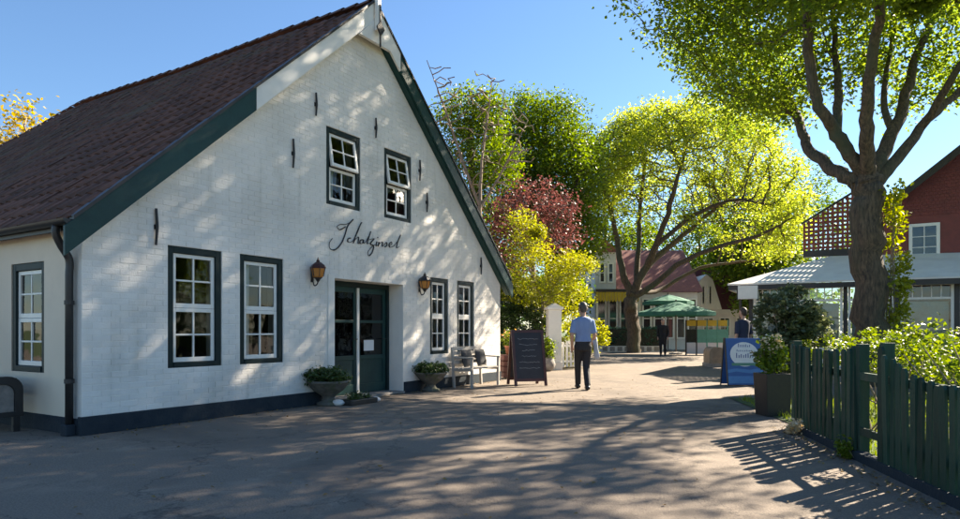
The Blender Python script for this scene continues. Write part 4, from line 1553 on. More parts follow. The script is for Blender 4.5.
# parasols
def parasol(loc, rz, Rd, ztop_, zedge, label):
    root = thing('parasol', label, 'parasol', loc, rz, 'green cafe parasols')
    mb = MB()
    n = 8
    vs = [(0, 0, ztop_)]
    for i in range(n * 2):
        a = 2 * math.pi * i / (n * 2)
        r_ = Rd if i % 2 == 0 else Rd * 0.95
        vs.append((r_ * 0.5 * math.cos(a), r_ * 0.5 * math.sin(a), zedge + (ztop_ - zedge) * (0.56 if i % 2 == 0 else 0.52)))
    for i in range(n * 2):
        a = 2 * math.pi * i / (n * 2)
        r_ = Rd if i % 2 == 0 else Rd * 0.95
        vs.append((r_ * math.cos(a), r_ * math.sin(a), zedge + (0 if i % 2 == 0 else 0.03)))
    for i in range(n * 2):
        a = 2 * math.pi * i / (n * 2)
        r_ = Rd if i % 2 == 0 else Rd * 0.95
        vs.append((r_ * math.cos(a), r_ * math.sin(a), zedge - 0.18))
    m2 = n * 2
    fs = [(0, 1 + i, 1 + (i + 1) % m2) for i in range(m2)]
    for q in (0, 1):
        fs += [(1 + q * m2 + i, 1 + (q + 1) * m2 + i, 1 + (q + 1) * m2 + (i + 1) % m2, 1 + q * m2 + (i + 1) % m2) for i in range(m2)]
    mb.add(vs, fs)
    mb.build('canopy', M_parasol, root)
    MB().tube([(0, 0, 0.1), (0, 0, ztop_ + 0.1)], 0.035, 8).build('pole', M_wood, root)
    MB().lathe([(0.35, 0), (0.35, 0.08), (0.06, 0.12)], 12).build('base', M_stone, root)
    for i in range(n):
        a = 2 * math.pi * i / n
        MB().bar((0, 0, ztop_ - 0.04), (Rd * 0.98 * math.cos(a), Rd * 0.98 * math.sin(a), zedge - 0.03), 0.025, 0.025).build('rib', M_wood, root)


parasol(at(676, 331, 33) * Vector((1, 1, 0)), 0.2, 2.0, 2.72, 2.15, 'wide dark green cafe parasol beside the person in black')
parasol(at(668, 331, 38.5) * Vector((1, 1, 0)), 0.5, 1.5, 3.4, 2.95, 'smaller green parasol rising behind the wide one')

# yellow and green windbreak
wb = at(686, 331, 32) * Vector((1, 1, 0))
wbk = thing('terrace_windbreak', 'green terrace barrier with yellow top cloth by the parasols', 'barrier', wb, 0)
M_mint = mat('mint_green_board', (0.10, 0.33, 0.24), (0.08, 0.26, 0.19), 4, 0.6)
for k in range(5):
    x = k * 0.52
    MB().box(x - 0.03, x + 0.03, -0.03, 0.03, 0, 1.75).build('post', M_brown if k < 2 else M_mint, wbk)
    if k < 4:
        MB().box(x + 0.031, x + 0.489, -0.02, 0.02, 0.62, 1.28).build('panel', M_hedge_core if k < 1 else M_mint, wbk)
        MB().box(x + 0.031, x + 0.489, -0.045, 0.045, 1.45, 1.74).build('yellow_cloth', M_yellow, wbk)
        MB().box(x + 0.031, x + 0.489, -0.02, 0.02, 0.05, 0.6).build('lower_board', M_offwhite, wbk)

# hedge and trees added out of view on the right, to darken the window reflections
bush('added_hedge', 'tall dark hedge added out of view for the windows to mirror', 'hedge', (19.5, 9.5, 0), [((0, y_, 1.3), (0.9, 1.6, 1.3)) for y_ in (-6, -4, -2, 0, 2)], 91, 9000, 0.14, L_dark, spread=0.15, stems=24, shell=0.5)
for k, (x, y, hh, sd) in enumerate(((24, 9, 9, 92), (26, 2, 10, 93))):
    lm = [([Vector((x, y, -0.1)), Vector((x, y + 0.1, hh * 0.3)), Vector((x + 0.1, y, hh * 0.6))], 0.3, 0.1, None)]
    bl = [(Vector((x, y, hh * 0.5)), (2.6, 2.6, 2.2)), (Vector((x, y + 1, hh * 0.75)), (2.0, 2.0, 1.8))]
    tree('added_tree', ('broad green tree added out of view behind the mirrored hedge', 'green tree added out of view furthest right beyond the hedge')[k], 'tree', (x, y, 0), lm, bl, sd, 500, 0.5, 3, 0.55, L_main, 0.25, 40, 0.45, thin=0.03, tip=0.012, group='trees added out of view on the right')

# ================================================================== things in front of the white house
def hpos(x, y, z=0.0):
    return HMAT @ Vector((x, y, z))


M_amber = bpy.data.materials.new('amber_glass')
M_amber.use_nodes = True
_b = M_amber.node_tree.nodes['Principled BSDF']
_b.inputs['Base Color'].default_value = (0.75, 0.30, 0.07, 1)
_b.inputs['Roughness'].default_value = 0.15
_b.inputs['Transmission Weight'].default_value = 0.35
M_copper = mat('oxblood_metal', (0.07, 0.022, 0.028), (0.04, 0.016, 0.02), 8, 0.35, metal=0.3)


def lantern(x, z, sc, label, capm):
    root = thing('wall_lantern', label, 'lantern', hpos(x, -0.16 * sc, z), HROT, 'lanterns beside the door')
    root.scale = (sc, sc, sc)
    n = 6
    MB().lathe([(0.075, -0.12), (0.10, -0.10), (0.125, 0.03), (0.13, 0.045)], n).build('glass', M_amber, root)
    MB().lathe([(0.145, 0.046), (0.15, 0.07), (0.12, 0.115), (0.06, 0.16), (0.03, 0.175), (0.035, 0.19), (0.012, 0.23), (0.004, 0.26)], n).build('cap', capm, root)
    MB().lathe([(0.008, -0.21), (0.03, -0.185), (0.05, -0.15), (0.09, -0.121)], n).build('base', M_iron, root)
    for k in range(n):
        a = 2 * math.pi * k / n
        MB().bar((0.103 * math.cos(a), 0.103 * math.sin(a), -0.10), (0.133 * math.cos(a), 0.133 * math.sin(a), 0.045), 0.012, 0.012).build('bar', M_iron, root)
    br = MB().tube(smooth_line([(0, 0.155, -0.1), (0, 0.10, -0.26), (0, 0.03, -0.25), (0, 0, -0.2)], 4), 0.012, 6)
    br.box(-0.03, 0.03, 0.14, 0.158, -0.2, 0.05)
    br.build('bracket', M_iron, root)


lantern(3.53, 2.16, 0.86, 'amber wall lantern with a dark red cap to the left of the door', M_copper)
lantern(6.41, 2.15, 0.86, 'amber wall lantern with a black cap to the right of the door', M_iron)


def urn(loc, label, seed, sc=1.0):
    root = thing('urn_planter', label, 'planter', loc, 0.3, 'stone urns beside the door')
    root.scale = (sc, sc, sc)
    MB().lathe([(0.19, 0), (0.19, 0.04), (0.12, 0.07), (0.09, 0.12), (0.12, 0.16), (0.24, 0.24), (0.31, 0.33), (0.33, 0.36), (0.345, 0.37), (0.345, 0.40), (0.30, 0.40), (0.28, 0.37)], 20).build('bowl', M_urn, root, smooth=True)
    rg = np.random.default_rng(seed)
    p = blob_points([((0, 0, 0.46), (0.37, 0.37, 0.15))], 80, rng=rg)
    leaf_object('foliage', p, 0.055, L_urn, rg, 0.04, 22, root)
    mb = MB()
    for k in range(6):
        t = p[k]
        mb.tube([(t[0] * 0.3, t[1] * 0.3, 0.36), tuple(t)], [0.008, 0.004], 5)
    mb.build('stem', M_bark2, root)


M_urn = mat('mossy_urn_stone', (0.17, 0.155, 0.13), (0.09, 0.085, 0.07), 9, 0.9, 0.6, 40, c3=(0.08, 0.09, 0.05), s3=5)
L_urn = leaf_mat('trailing_plant_leaf', (0.03, 0.06, 0.02), (0.09, 0.14, 0.04), 0.3)
urn((-2.45, 10.35, 0), 'grey stone urn with trailing green plant left of the door', 61)
urn((-0.98, 12.75, 0), 'grey stone urn with green plant next to the white bench', 62, 0.95)
# ornamental stones at the doorstep
for k, (x, y, s_, lb) in enumerate(((-2.28, 10.28, 0.085, 'pale round stone lying at the foot of the urn'), (-1.78, 10.85, 0.075, 'small pale stone lying before the door threshold'))):
    rs = random.Random(k)
    mb = MB()
    mb.lathe([(s_ * q, s_ * w_) for q, w_ in ((0.5, 0), (0.95, 0.25), (1.0, 0.6), (0.75, 1.0), (0.3, 1.2))], 10, sx=1.2)
    mb.v = [(a + rs.gauss(0, 0.006), b + rs.gauss(0, 0.006), c) for a, b, c in mb.v]
    tag(mb.build('stone', M_offwhite, smooth=True, loc=(x, y, 0)), lb, 'stone')
# shallow tray of flowers by the step
tray = thing('flower_tray', 'low dark tray of small flowers in front of the door', 'planter', (-2.0, 10.55, 0), HROT)
tb_ = MB()
tb_.box(-0.32, 0.32, -0.14, 0.14, 0, 0.09)
tb_.build('tray', M_zinc, tray, bevel=0.015)
rg = np.random.default_rng(71)
leaf_object('foliage', blob_points([((0, 0, 0.12), (0.3, 0.12, 0.05))], 26, rg), 0.045, L_urn, rg, 0.03, 14, tray)
leaf_object('flowers', blob_points([((0, 0, 0.16), (0.28, 0.1, 0.03))], 10, rg), 0.04, L_flower, rg, 0.02, 6, tray)


# white bench under the right-hand windows
def bench(loc, rz, L_, label, m, m2, arm='curve'):
    root = thing('garden_bench', label, 'bench', loc, rz)
    for k in range(4):
        MB().box(-L_ / 2, L_ / 2, -0.22 + k * 0.105, -0.13 + k * 0.105, 0.40, 0.425).build('seat_slat', m, root)
    for k in range(4):
        z = 0.50 + k * 0.095
        y = 0.21 + k * 0.018
        MB().box(-L_ / 2, L_ / 2, y, y + 0.022, z, z + 0.075).build('back_slat', m, root)
    for sx in (-1, 1):
        x = sx * (L_ / 2 - 0.05)
        MB().bar((x, -0.2, 0), (x, -0.2, 0.62), 0.045, 0.05).build('leg', m2, root)
        MB().bar((x, 0.24, 0), (x, 0.29, 0.86), 0.045, 0.05).build('leg', m2, root)
        MB().bar((x, -0.25, 0.635), (x, 0.27, 0.645), 0.06, 0.03).build('armrest', m2, root)
        MB().bar((x, -0.18, 0.375), (x, 0.24, 0.375), 0.04, 0.045).build('side_rail', m2, root)
    return root


u_ = HMAT.to_3x3() @ Vector((1, 0, 0))
M_wwood = mat('white_painted_bench', (0.46, 0.43, 0.39), (0.33, 0.31, 0.28), 9, 0.6, 0.2, 40)
bench(hpos(7.95, -0.42), HROT, 1.2, 'white wooden bench under the two narrow windows', M_wwood, M_wwood)
M_cush = mat('charcoal_cushion', (0.06, 0.06, 0.062), (0.04, 0.04, 0.042), 20, 0.9, 0.2, 80)
for k, (x, lb) in enumerate(((7.72, 'charcoal cushion leaning at the near end of the white bench'), (8.28, 'dark grey cushion leaning at the far end of the white bench'))):
    mb = MB()
    N = 8
    vs, fs = [], []
    for side in (1, -1):
        for i in range(N + 1):
            for j in range(N + 1):
                a, b = i / N * 2 - 1, j / N * 2 - 1
                th_ = 0.065 * ((1 - a ** 4) * (1 - b ** 4)) ** 0.6
                vs.append((a * 0.19 * (1 - 0.06 * (1 - b * b)), side * th_, b * 0.19 * (1 - 0.06 * (1 - a * a))))
    M1 = (N + 1) ** 2
    for i in range(N):
        for j in range(N):
            p = i * (N + 1) + j
            fs += [(p, p + N + 1, p + N + 2, p + 1), (M1 + p, M1 + p + 1, M1 + p + N + 2, M1 + p + N + 1)]
    mb.add(vs, fs)
    o = tag(mb.build('cushion', M_cush, smooth=True), lb, 'cushion', 'cushions on the white bench')
    o.location = hpos(x, -0.30, 0.615)
    o.rotation_euler = (R(-14), 0, HROT)

# dark bench with rounded arm panels at the plaster side wall
bn = thing('dark_bench', 'dark bench with rounded solid arm against the cream side wall', 'bench', hpos(-0.47, 1.0), HROT)


def round_panel(w, h, r, n=6):
    p = [(-w / 2, 0), (w / 2, 0)]
    for cx_, a0 in ((w / 2 - r, 0), (-w / 2 + r, math.pi / 2)):
        for i in range(n + 1):
            a = a0 + math.pi / 2 * i / n
            p.append((cx_ + r * math.cos(a), h - r + r * math.sin(a)))
    return p


for y in (0.0, 1.5):
    o_ = round_panel(0.62, 0.48, 0.16)
    i_ = [(a * 0.72, 0.06 + b * 0.68) for a, b in o_]
    recalc(MB().holed([(a, b + 0.18) for a, b in o_], [[(a, b + 0.18) for a, b in i_]], y, y + 0.06).build('arm', M_zinc, bn, bevel=0.01))
    MB().prism([(a * 0.97, b + 0.18) for a, b in i_], y + 0.02, y + 0.04).build('arm_panel', M_stone, bn)
    for sx in (-0.24, 0.24):
        MB().box(sx - 0.035, sx + 0.035, y + 0.005, y + 0.055, 0, 0.179).build('leg', M_zinc, bn)
for k in range(4):
    MB().box(-0.28 + k * 0.125, -0.17 + k * 0.125, 0.062, 1.498, 0.36, 0.39).build('seat_slat', M_wood, bn)
for k in range(3):
    MB().box(0.24, 0.265, 0.062, 1.498, 0.42 + k * 0.075, 0.485 + k * 0.075).build('back_slat', M_wood, bn)

# A-frame blackboard
M_board = mat('chalkboard', (0.02, 0.019, 0.022), (0.035, 0.032, 0.036), 3, 0.6)
M_redwood = mat('red_brown_wood', (0.11, 0.035, 0.025), (0.07, 0.025, 0.02), 8, 0.5)
ab = thing('chalkboard_stand', 'dark chalkboard stand with red brown frame by the house corner', 'chalkboard', (1.03, 14.1, 0), R(14))
for sgn in (-1, 1):
    f = holder('board_leaf', ab, (0, sgn * 0.02, 1.22), (R(sgn * 13), 0, 0))
    MB().box(-0.31, 0.31, -0.008, 0.008, -1.08, -0.06).build('blackboard', M_board, f)
    for x in (-0.34, 0.34):
        MB().box(x - 0.03, x + 0.03, -0.018, 0.018, -1.24, 0).build('frame', M_redwood, f)
    for z in (-0.03, -1.11):
        MB().box(-0.309, 0.309, -0.016, 0.016, z - 0.03, z + 0.03).build('frame', M_redwood, f)

M_chalk = mat('chalk', (0.45, 0.45, 0.43), (0.3, 0.3, 0.29), 30, 0.9)
chr_ = random.Random(2)
for k in range(6):
    z = -0.2 - k * 0.13
    w_ = chr_.uniform(0.12, 0.24)
    MB().tube([(-w_ + i * w_ / 6, -0.0095, z + chr_.uniform(-0.014, 0.014)) for i in range(13)], 0.0035, 4).build('chalk_mark', M_chalk, ab.children[0])

# flowers on a crate round the corner
M_terr = mat('terracotta', (0.32, 0.12, 0.07), (0.24, 0.09, 0.055), 9, 0.8)
cr = thing('wooden_crate', 'dark wooden crate standing behind the house corner', 'crate', (0.78, 16.3, 0), 0.3)
for k in range(4):
    z = 0.04 + k * 0.14
    for a in range(4):
        c, s_ = math.cos(a * math.pi / 2), math.sin(a * math.pi / 2)
        o = MB().box(-0.27, 0.27, -0.28, -0.26, z, z + 0.12).build('plank', M_redwood, cr)
        o.rotation_euler = (0, 0, a * math.pi / 2)
MB().box(-0.26, 0.26, -0.26, 0.26, 0.57, 0.59).build('top_board', M_redwood, cr)
pot = thing('flower_pot', 'terracotta pot of orange and white flowers on the dark crate', 'flower pot', (0.76, 16.25, 0.59), 0)
MB().lathe([(0.09, 0), (0.13, 0.2), (0.145, 0.2), (0.145, 0.24), (0.12, 0.24), (0.11, 0.2)], 14).build('pot', M_terr, pot, smooth=True)
rg = np.random.default_rng(72)
L_orange = leaf_mat('orange_petal', (0.7, 0.25, 0.05), (0.75, 0.6, 0.3), 0.3)
leaf_object('foliage', blob_points([((0, 0, 0.42), (0.24, 0.24, 0.2))], 30, rg), 0.07, L_bright, rg, 0.05, 14, pot)
leaf_object('flowers', blob_points([((0, 0, 0.5), (0.22, 0.22, 0.16))], 14, rg), 0.05, L_orange, rg, 0.025, 8, pot)
mb = MB()
for k in range(6):
    mb.tube([(0, 0, 0.18), (rg.normal(0, 0.1), rg.normal(0, 0.1), 0.5)], [0.008, 0.004], 5)
mb.build('stem', M_bark2, pot)

# white gate pillar, pot and low gate
gp_ = thing('gate_pillar', 'square white gate pillar beside the golden maple', 'pillar', (2.27, 19.7, 0), 0.1)
MB().box(-0.2, 0.2, -0.2, 0.2, 0, 1.85).build('shaft', M_white, gp_, bevel=0.01)
MB().box(-0.25, 0.25, -0.25, 0.25, 1.851, 1.93).build('cap', M_white, gp_, bevel=0.01)
MB().prism([(-0.22, 1.931), (0.22, 1.931), (0, 2.05)], -0.22, 0.22).build('coping', M_white, gp_)
MB().box(-0.23, 0.23, -0.23, 0.23, 0.0, 0.25).build('foot', M_offwhite, gp_, bevel=0.01)
rp_ = thing('round_pot', 'pale round pot with a leafy plant before the gate pillar', 'flower pot', (2.02, 19.1, 0), 0)
MB().lathe([(0.11, 0), (0.2, 0.09), (0.235, 0.2), (0.2, 0.32), (0.16, 0.36), (0.18, 0.39), (0.15, 0.39), (0.13, 0.34)], 18).build('pot', M_stone, rp_, smooth=True)
rg = np.random.default_rng(73)
leaf_object('foliage', blob_points([((0, 0, 0.68), (0.2, 0.2, 0.34))], 44, rg), 0.08, L_bright, rg, 0.06, 14, rp_)
mb = MB()
for k in range(6):
    mb.tube([(0, 0, 0.3), (rg.normal(0, 0.1), rg.normal(0, 0.1), 0.85)], [0.01, 0.004], 5)
mb.build('stem', M_bark2, rp_)
gt = thing('low_gate', 'low white slatted garden gate next to the gate pillar', 'gate', (2.55, 19.9, 0), 0.25)
for k in range(7):
    MB().box(k * 0.13, k * 0.13 + 0.075, -0.01, 0.01, 0.08, 0.86 + 0.03 * math.sin(k)).build('slat', M_white, gt)
for z in (0.22, 0.7):
    MB().box(-0.02, 0.88, 0.012, 0.04, z, z + 0.06).build('rail', M_white, gt)
bush('hedge_bush', 'dark green hedge bush in shade behind the chalkboard', 'bush', (1.2, 20.6, 0), [((0, 0, 1.1), (1.1, 0.7, 1.1)), ((-0.6, 0, 1.9), (0.9, 0.6, 0.9))], 81, 9000, 0.09, L_dark, spread=0.08, stems=12)
bush('hedge_bush', 'sunny yellow green bush behind the low white gate', 'bush', (3.0, 21.3, 0), [((0, 0, 0.8), (0.8, 0.6, 0.7)), ((0.7, 0.1, 1.0), (0.6, 0.5, 0.6))], 82, 5200, 0.085, L_shrub, spread=0.07)

# ================================================================== street furniture
M_blue = mat('sign_blue', (0.035, 0.12, 0.33), (0.03, 0.10, 0.28), 4, 0.4)
M_lblue = mat('sign_light_blue', (0.08, 0.25, 0.48), (0.06, 0.2, 0.42), 4, 0.4)
M_sgreen = mat('sign_green', (0.10, 0.28, 0.16), (0.09, 0.24, 0.14), 4, 0.4)
M_ink = mat('sign_ink', (0.03, 0.05, 0.22), (0.03, 0.045, 0.18), 4, 0.5)
sg = thing('sandwich_board', 'blue advertising board with white oval standing beside the black planter', 'sign', (5.80, 14.15, 0), R(4))
for sgn in (1, -1):
    lf = holder('board_leaf', sg, (0, -sgn * 0.02, 1.04), (R(-sgn * 9), 0, 0))
    MB().box(-0.40, 0.40, -0.012, 0.012, -1.03, 0.0).build('board', M_blue, lf, bevel=0.004)
    MB().box(-0.42, -0.401, -0.016, 0.016, -1.05, 0.01).build('edge', M_zinc, lf)
    MB().box(0.401, 0.42, -0.016, 0.016, -1.05, 0.01).build('edge', M_zinc, lf)
    y = -sgn * 0.0135
    y2 = -sgn * 0.016
    y3 = -sgn * 0.0185
    if sgn > 0:
        el = [(0.32 * math.cos(a * math.pi / 16), -0.36 + 0.27 * math.sin(a * math.pi / 16)) for a in range(32)]
        MB().prism(el, y, y2).build('oval', M_white, lf)
        MB().box(-0.30, 0.30, y2 - 0.0005, y3 - 0.0005, -0.61, -0.55).build('band', M_sgreen, lf)
        MB().prism([(-0.4, -0.70), (-0.2, -0.67), (0.1, -0.70), (0.4, -0.66), (0.4, -0.76), (0.1, -0.78), (-0.2, -0.74), (-0.4, -0.77)], y, y2).build('wave', M_lblue, lf)
        MB().box(-0.4, 0.4, y, y2, -1.0, -0.84).build('band', M_lblue, lf)
        rs = random.Random(12)
        for (z, h_, n_, x0, dx) in ((-0.20, 0.05, 7, -0.13, 0.042), (-0.30, 0.03, 10, -0.17, 0.036), (-0.44, 0.085, 8, -0.19, 0.052)):
            for k in range(n_):
                x = x0 + k * dx
                hh = h_ * (1.0 if k else 1.35) * rs.choice((0.75, 1, 1, 1.2))
                MB().prism([(x, z), (x + dx * 0.35, z), (x + dx * 0.5, z + hh), (x + dx * 0.12, z + hh * 0.95)], y2 - 0.0002, y3).build('letter', M_ink, lf)

pl = thing('box_planter', 'tall black box planter with flowering shrub at the fence end', 'planter', (4.16, 9.1, 0), 0.08)
mb = MB()
a, b, h_ = 0.165, 0.19, 0.60
mb.add([(-a, -a, 0), (a, -a, 0), (a, a, 0), (-a, a, 0), (-b, -b, h_), (b, -b, h_), (b, b, h_), (-b, b, h_), (-b + 0.03, -b + 0.03, h_), (b - 0.03, -b + 0.03, h_), (b - 0.03, b - 0.03, h_), (-b + 0.03, b - 0.03, h_), (-b + 0.03, -b + 0.03, h_ - 0.08), (b - 0.03, -b + 0.03, h_ - 0.08), (b - 0.03, b - 0.03, h_ - 0.08), (-b + 0.03, b - 0.03, h_ - 0.08)],
       [(3, 2, 1, 0), (0, 1, 5, 4), (1, 2, 6, 5), (2, 3, 7, 6), (3, 0, 4, 7), (4, 5, 9, 8), (5, 6, 10, 9), (6, 7, 11, 10), (7, 4, 8, 11), (8, 9, 13, 12), (9, 10, 14, 13), (10, 11, 15, 14), (11, 8, 12, 15), (12, 13, 14, 15)])
mb.build('box', M_iron, pl, bevel=0.006)
rg = np.random.default_rng(74)
leaf_object('foliage', blob_points([((0.0, 0, 0.84), (0.15, 0.15, 0.30))], 60, rg), 0.065, L_green, rg, 0.05, 16, pl, up=0.1)
leaf_object('flowers', blob_points([((-0.02, -0.05, 1.04), (0.15, 0.14, 0.15))], 22, rg), 0.045, L_flower, rg, 0.025, 8, pl)
mb = MB()
for k in range(7):
    mb.tube([(rg.normal(0, 0.05), rg.normal(0, 0.05), 0.5), (rg.normal(0, 0.12), rg.normal(0, 0.12), 1.1)], [0.009, 0.004], 5)
mb.build('stem', M_bark2, pl)

# rounded stone trough on the street
st_ = thing('stone_trough', 'brown stone trough with rounded top standing in the sunny street', 'trough', (7.9, 21.6, 0), R(-8))
M_sand = mat('brown_sandstone', (0.34, 0.25, 0.17), (0.22, 0.16, 0.11), 6, 0.85, 0.5, 30)
recalc(MB().prism([(a, b) for a, b in round_panel(0.5, 0.66, 0.18)], -0.5, 0.5).build('block', M_sand, st_, bevel=0.02))
MB().prism(round_panel(0.56, 0.12, 0.02), -0.53, 0.53).build('foot', M_stone, st_)


# ================================================================== people
def remeshed(mb, name, m, parent, voxel=0.009, smooth_it=4):
    o = mb.build(name, m, parent)
    recalc(o)
    md = o.modifiers.new('remesh', 'REMESH')
    md.mode = 'VOXEL'
    md.voxel_size = voxel
    ms = o.modifiers.new('smooth', 'SMOOTH')
    ms.factor = 0.5
    ms.iterations = smooth_it
    bpy.context.view_layer.update()
    dg = bpy.context.evaluated_depsgraph_get()
    me = bpy.data.meshes.new_from_object(o.evaluated_get(dg))
    o.modifiers.clear()
    old = o.data
    o.data = me
    bpy.data.meshes.remove(old)
    me.polygons.foreach_set('use_smooth', [True] * len(me.polygons))
    return o


def loft(mb, rings, n=18):
    """horizontal elliptic rings (cx, cy, z, rx, ry)"""
    base = len(mb.v)
    for cx_, cy_, z, rx, ry in rings:
        for k in range(n):
            a = 2 * math.pi * k / n
            mb.v.append((cx_ + rx * math.cos(a), cy_ + ry * math.sin(a), z))
    for i in range(len(rings) - 1):
        for k in range(n):
            a, b = base + i * n + k, base + i * n + (k + 1) % n
            mb.f.append((a, b, b + n, a + n))
    mb.f.append(tuple(base + k for k in reversed(range(n))))
    mb.f.append(tuple(base + (len(rings) - 1) * n + k for k in range(n)))


def hand(mb, w, d, side, fwd):
    """palm and five fingers from wrist w along direction d"""
    d = Vector(d).normalized()
    f = Vector(fwd)
    f = (f - d * f.dot(d)).normalized()
    w = Vector(w)
    mb.tube([w - d * 0.02, w + d * 0.035, w + d * 0.08, w + d * 0.095], [0.026, 0.034, 0.036, 0.028], 10)
    cu = d.cross(f) * side
    for k, ln in enumerate((0.072, 0.082, 0.078, 0.06)):
        b = w + d * 0.085 + f * (0.028 - k * 0.019)
        m_ = b + d * ln * 0.5 + cu * 0.008
        t = b + d * ln * 0.85 + cu * 0.028
        mb.tube([b, m_, t], [0.0105, 0.010, 0.009], 7)
    b = w + d * 0.025 + f * 0.028
    mb.tube([b, b + d * 0.03 + f * 0.026, b + d * 0.062 + f * 0.034], [0.013, 0.012, 0.010], 7)


def person(label, loc, rz, sc, top_m, leg_m, skin_m, hair_m, shoe_m, legs, arms, sleeve=1.0, group=None, coat=False, voxel=0.01, hair_long=False, lean=0.0):
    """faces local +y; legs/arms: joints for (left, right)"""
    root = thing('person', label, 'person', loc, rz, group)
    root.scale = (sc, sc, sc)
    body = MB()
    tor = [(0, 0, 0.90, 0.15, 0.11), (0, 0, 1.0, 0.155, 0.115), (0, 0.0, 1.12, 0.145, 0.105), (0, 0, 1.26, 0.165, 0.115), (0, 0, 1.38, 0.185, 0.115), (0, -0.005, 1.44, 0.17, 0.10), (0, -0.01, 1.49, 0.09, 0.07)]
    tor = [(cx_ + lean * (z - 0.9), cy_, z, a, b) for cx_, cy_, z, a, b in tor]
    lx = lean * 0.65
    loft(body, tor)
    loft(body, [(lx, -0.005, 1.44, 0.06, 0.06), (lx, 0.0, 1.52, 0.053, 0.056), (lx, 0.01, 1.58, 0.055, 0.062)], 14)
    loft(body, [(lx, 0.03, 1.545, 0.03, 0.035), (lx, 0.028, 1.565, 0.055, 0.065), (lx, 0.02, 1.61, 0.07, 0.088), (lx, 0.012, 1.67, 0.077, 0.096), (lx, 0.008, 1.72, 0.074, 0.09), (lx, 0.005, 1.76, 0.055, 0.066), (lx, 0.004, 1.785, 0.02, 0.025)], 16)
    body.tube([(lx, 0.098, 1.675), (lx, 0.122, 1.64), (lx, 0.10, 1.632)], [0.012, 0.016, 0.012], 8)
    body.tube([(lx - 0.025, 0.095, 1.60), (lx + 0.025, 0.095, 1.60)], 0.010, 6)
    for sx in (-1, 1):
        body.tube([(lx + sx * 0.075, 0.005, 1.625), (lx + sx * 0.085, -0.005, 1.66), (lx + sx * 0.082, -0.002, 1.685)], [0.012, 0.018, 0.012], 7)
    sh = MB()
    tr = MB()
    grow = 0.012
    for i, (hip, knee, ank, toe) in enumerate(legs):
        body.tube(smooth_line([hip, knee, ank], 4), [0.085, 0.08, 0.072, 0.062, 0.052, 0.055, 0.05, 0.044, 0.036], 12)
        tr.tube(smooth_line([hip, knee, ank], 4), [0.098, 0.096, 0.088, 0.08, 0.072, 0.070, 0.067, 0.064, 0.062], 14)
        so = MB()
        a, t = Vector(ank), Vector(toe)
        dr = (t - a)
        dr.z = 0
        dr.normalize()
        so.tube([Vector((a.x, a.y, 0.05)) - dr * 0.07, Vector((a.x, a.y, 0.055)) - dr * 0.02, Vector((a.x, a.y, 0.05)) + dr * 0.09, Vector((a.x, a.y, 0.035)) + dr * 0.17], [0.035, 0.05, 0.046, 0.028], 12)
        so.tube([Vector((a.x, a.y, 0.04)), Vector((a.x, a.y, 0.13))], [0.045, 0.042], 12)
        so.v = [(x, y, max(0.0, z)) for x, y, z in so.v]
        so.build('shoe', shoe_m, root, smooth=True)
    loft(tr, [(lean * 0.0, 0, 0.80, 0.165, 0.12), (0, 0, 0.90, 0.172, 0.128), (0, 0, 1.0, 0.166, 0.124), (0, 0, 1.05, 0.16, 0.12)])
    loft(sh, [(lean * (z - 0.9) if z > 0.9 else 0, cy_, z, a + 0.016, b + 0.016) for _, cy_, z, a, b in ([(0, 0, 0.98 if not coat else 0.55, 0.165, 0.125)] + ([(0, 0, 0.8, 0.175, 0.13)] if coat else []) + [(q[0], q[1], q[2], q[3], q[4]) for q in tor[1:]])])
    for i, (shd, elb, wri) in enumerate(arms):
        side = -1 if i == 0 else 1
        shd, elb, wri = Vector(shd) + Vector((lx, 0, 0)), Vector(elb) + Vector((lx, 0, 0)), Vector(wri) + Vector((lx, 0, 0))
        inner = Vector((lx + side * 0.08, 0, 1.41))
        body.tube([inner, shd, shd.lerp(elb, 0.5), elb, elb.lerp(wri, 0.4), wri], [0.05, 0.055, 0.047, 0.040, 0.038, 0.027], 12)
        hand(body, wri, wri - elb, side, (0, 1, 0))
        e = shd.lerp(elb, min(1, sleeve))
        pts = [inner, shd, shd.lerp(e, 0.5), e]
        rr_ = [0.06, 0.063, 0.060, 0.058]
        if sleeve > 1:
            w = elb.lerp(wri, sleeve - 1)
            pts += [elb.lerp(w, 0.5), w]
            rr_ = [0.065, 0.072, 0.065, 0.058, 0.05, 0.043]
        sh.tube(pts, rr_, 12)
    remeshed(body, 'body', skin_m, root, voxel)
    remeshed(tr, 'trousers', leg_m, root, voxel * 1.3)
    remeshed(sh, 'coat' if coat else 'shirt', top_m, root, voxel * 1.3)
    hr_ = MB()
    loft(hr_, [(lx, -0.04, 1.575, 0.04, 0.026), (lx, -0.036, 1.60, 0.058, 0.045), (lx, -0.028, 1.635, 0.074, 0.066), (lx, -0.018, 1.67, 0.083, 0.085), (lx, -0.008, 1.73, 0.081, 0.094), (lx, 0.0, 1.775, 0.06, 0.072), (lx, 0.0, 1.80, 0.02, 0.025)], 16)
    if hair_long:
        loft(hr_, [(lx, -0.07, 1.45, 0.06, 0.03), (lx, -0.06, 1.55, 0.085, 0.05), (lx, -0.03, 1.66, 0.088, 0.08)], 14)
    remeshed(hr_, 'hair', hair_m, root, voxel * 1.2, 2)
    for sx in (-1, 1):
        MB().lathe([(0.004, -0.008), (0.009, -0.004), (0.010, 0), (0.009, 0.004), (0.004, 0.008)], 8, (lx + sx * 0.03, 0.100, 1.675)).build('eye', M_iron, root, smooth=True)
    return root


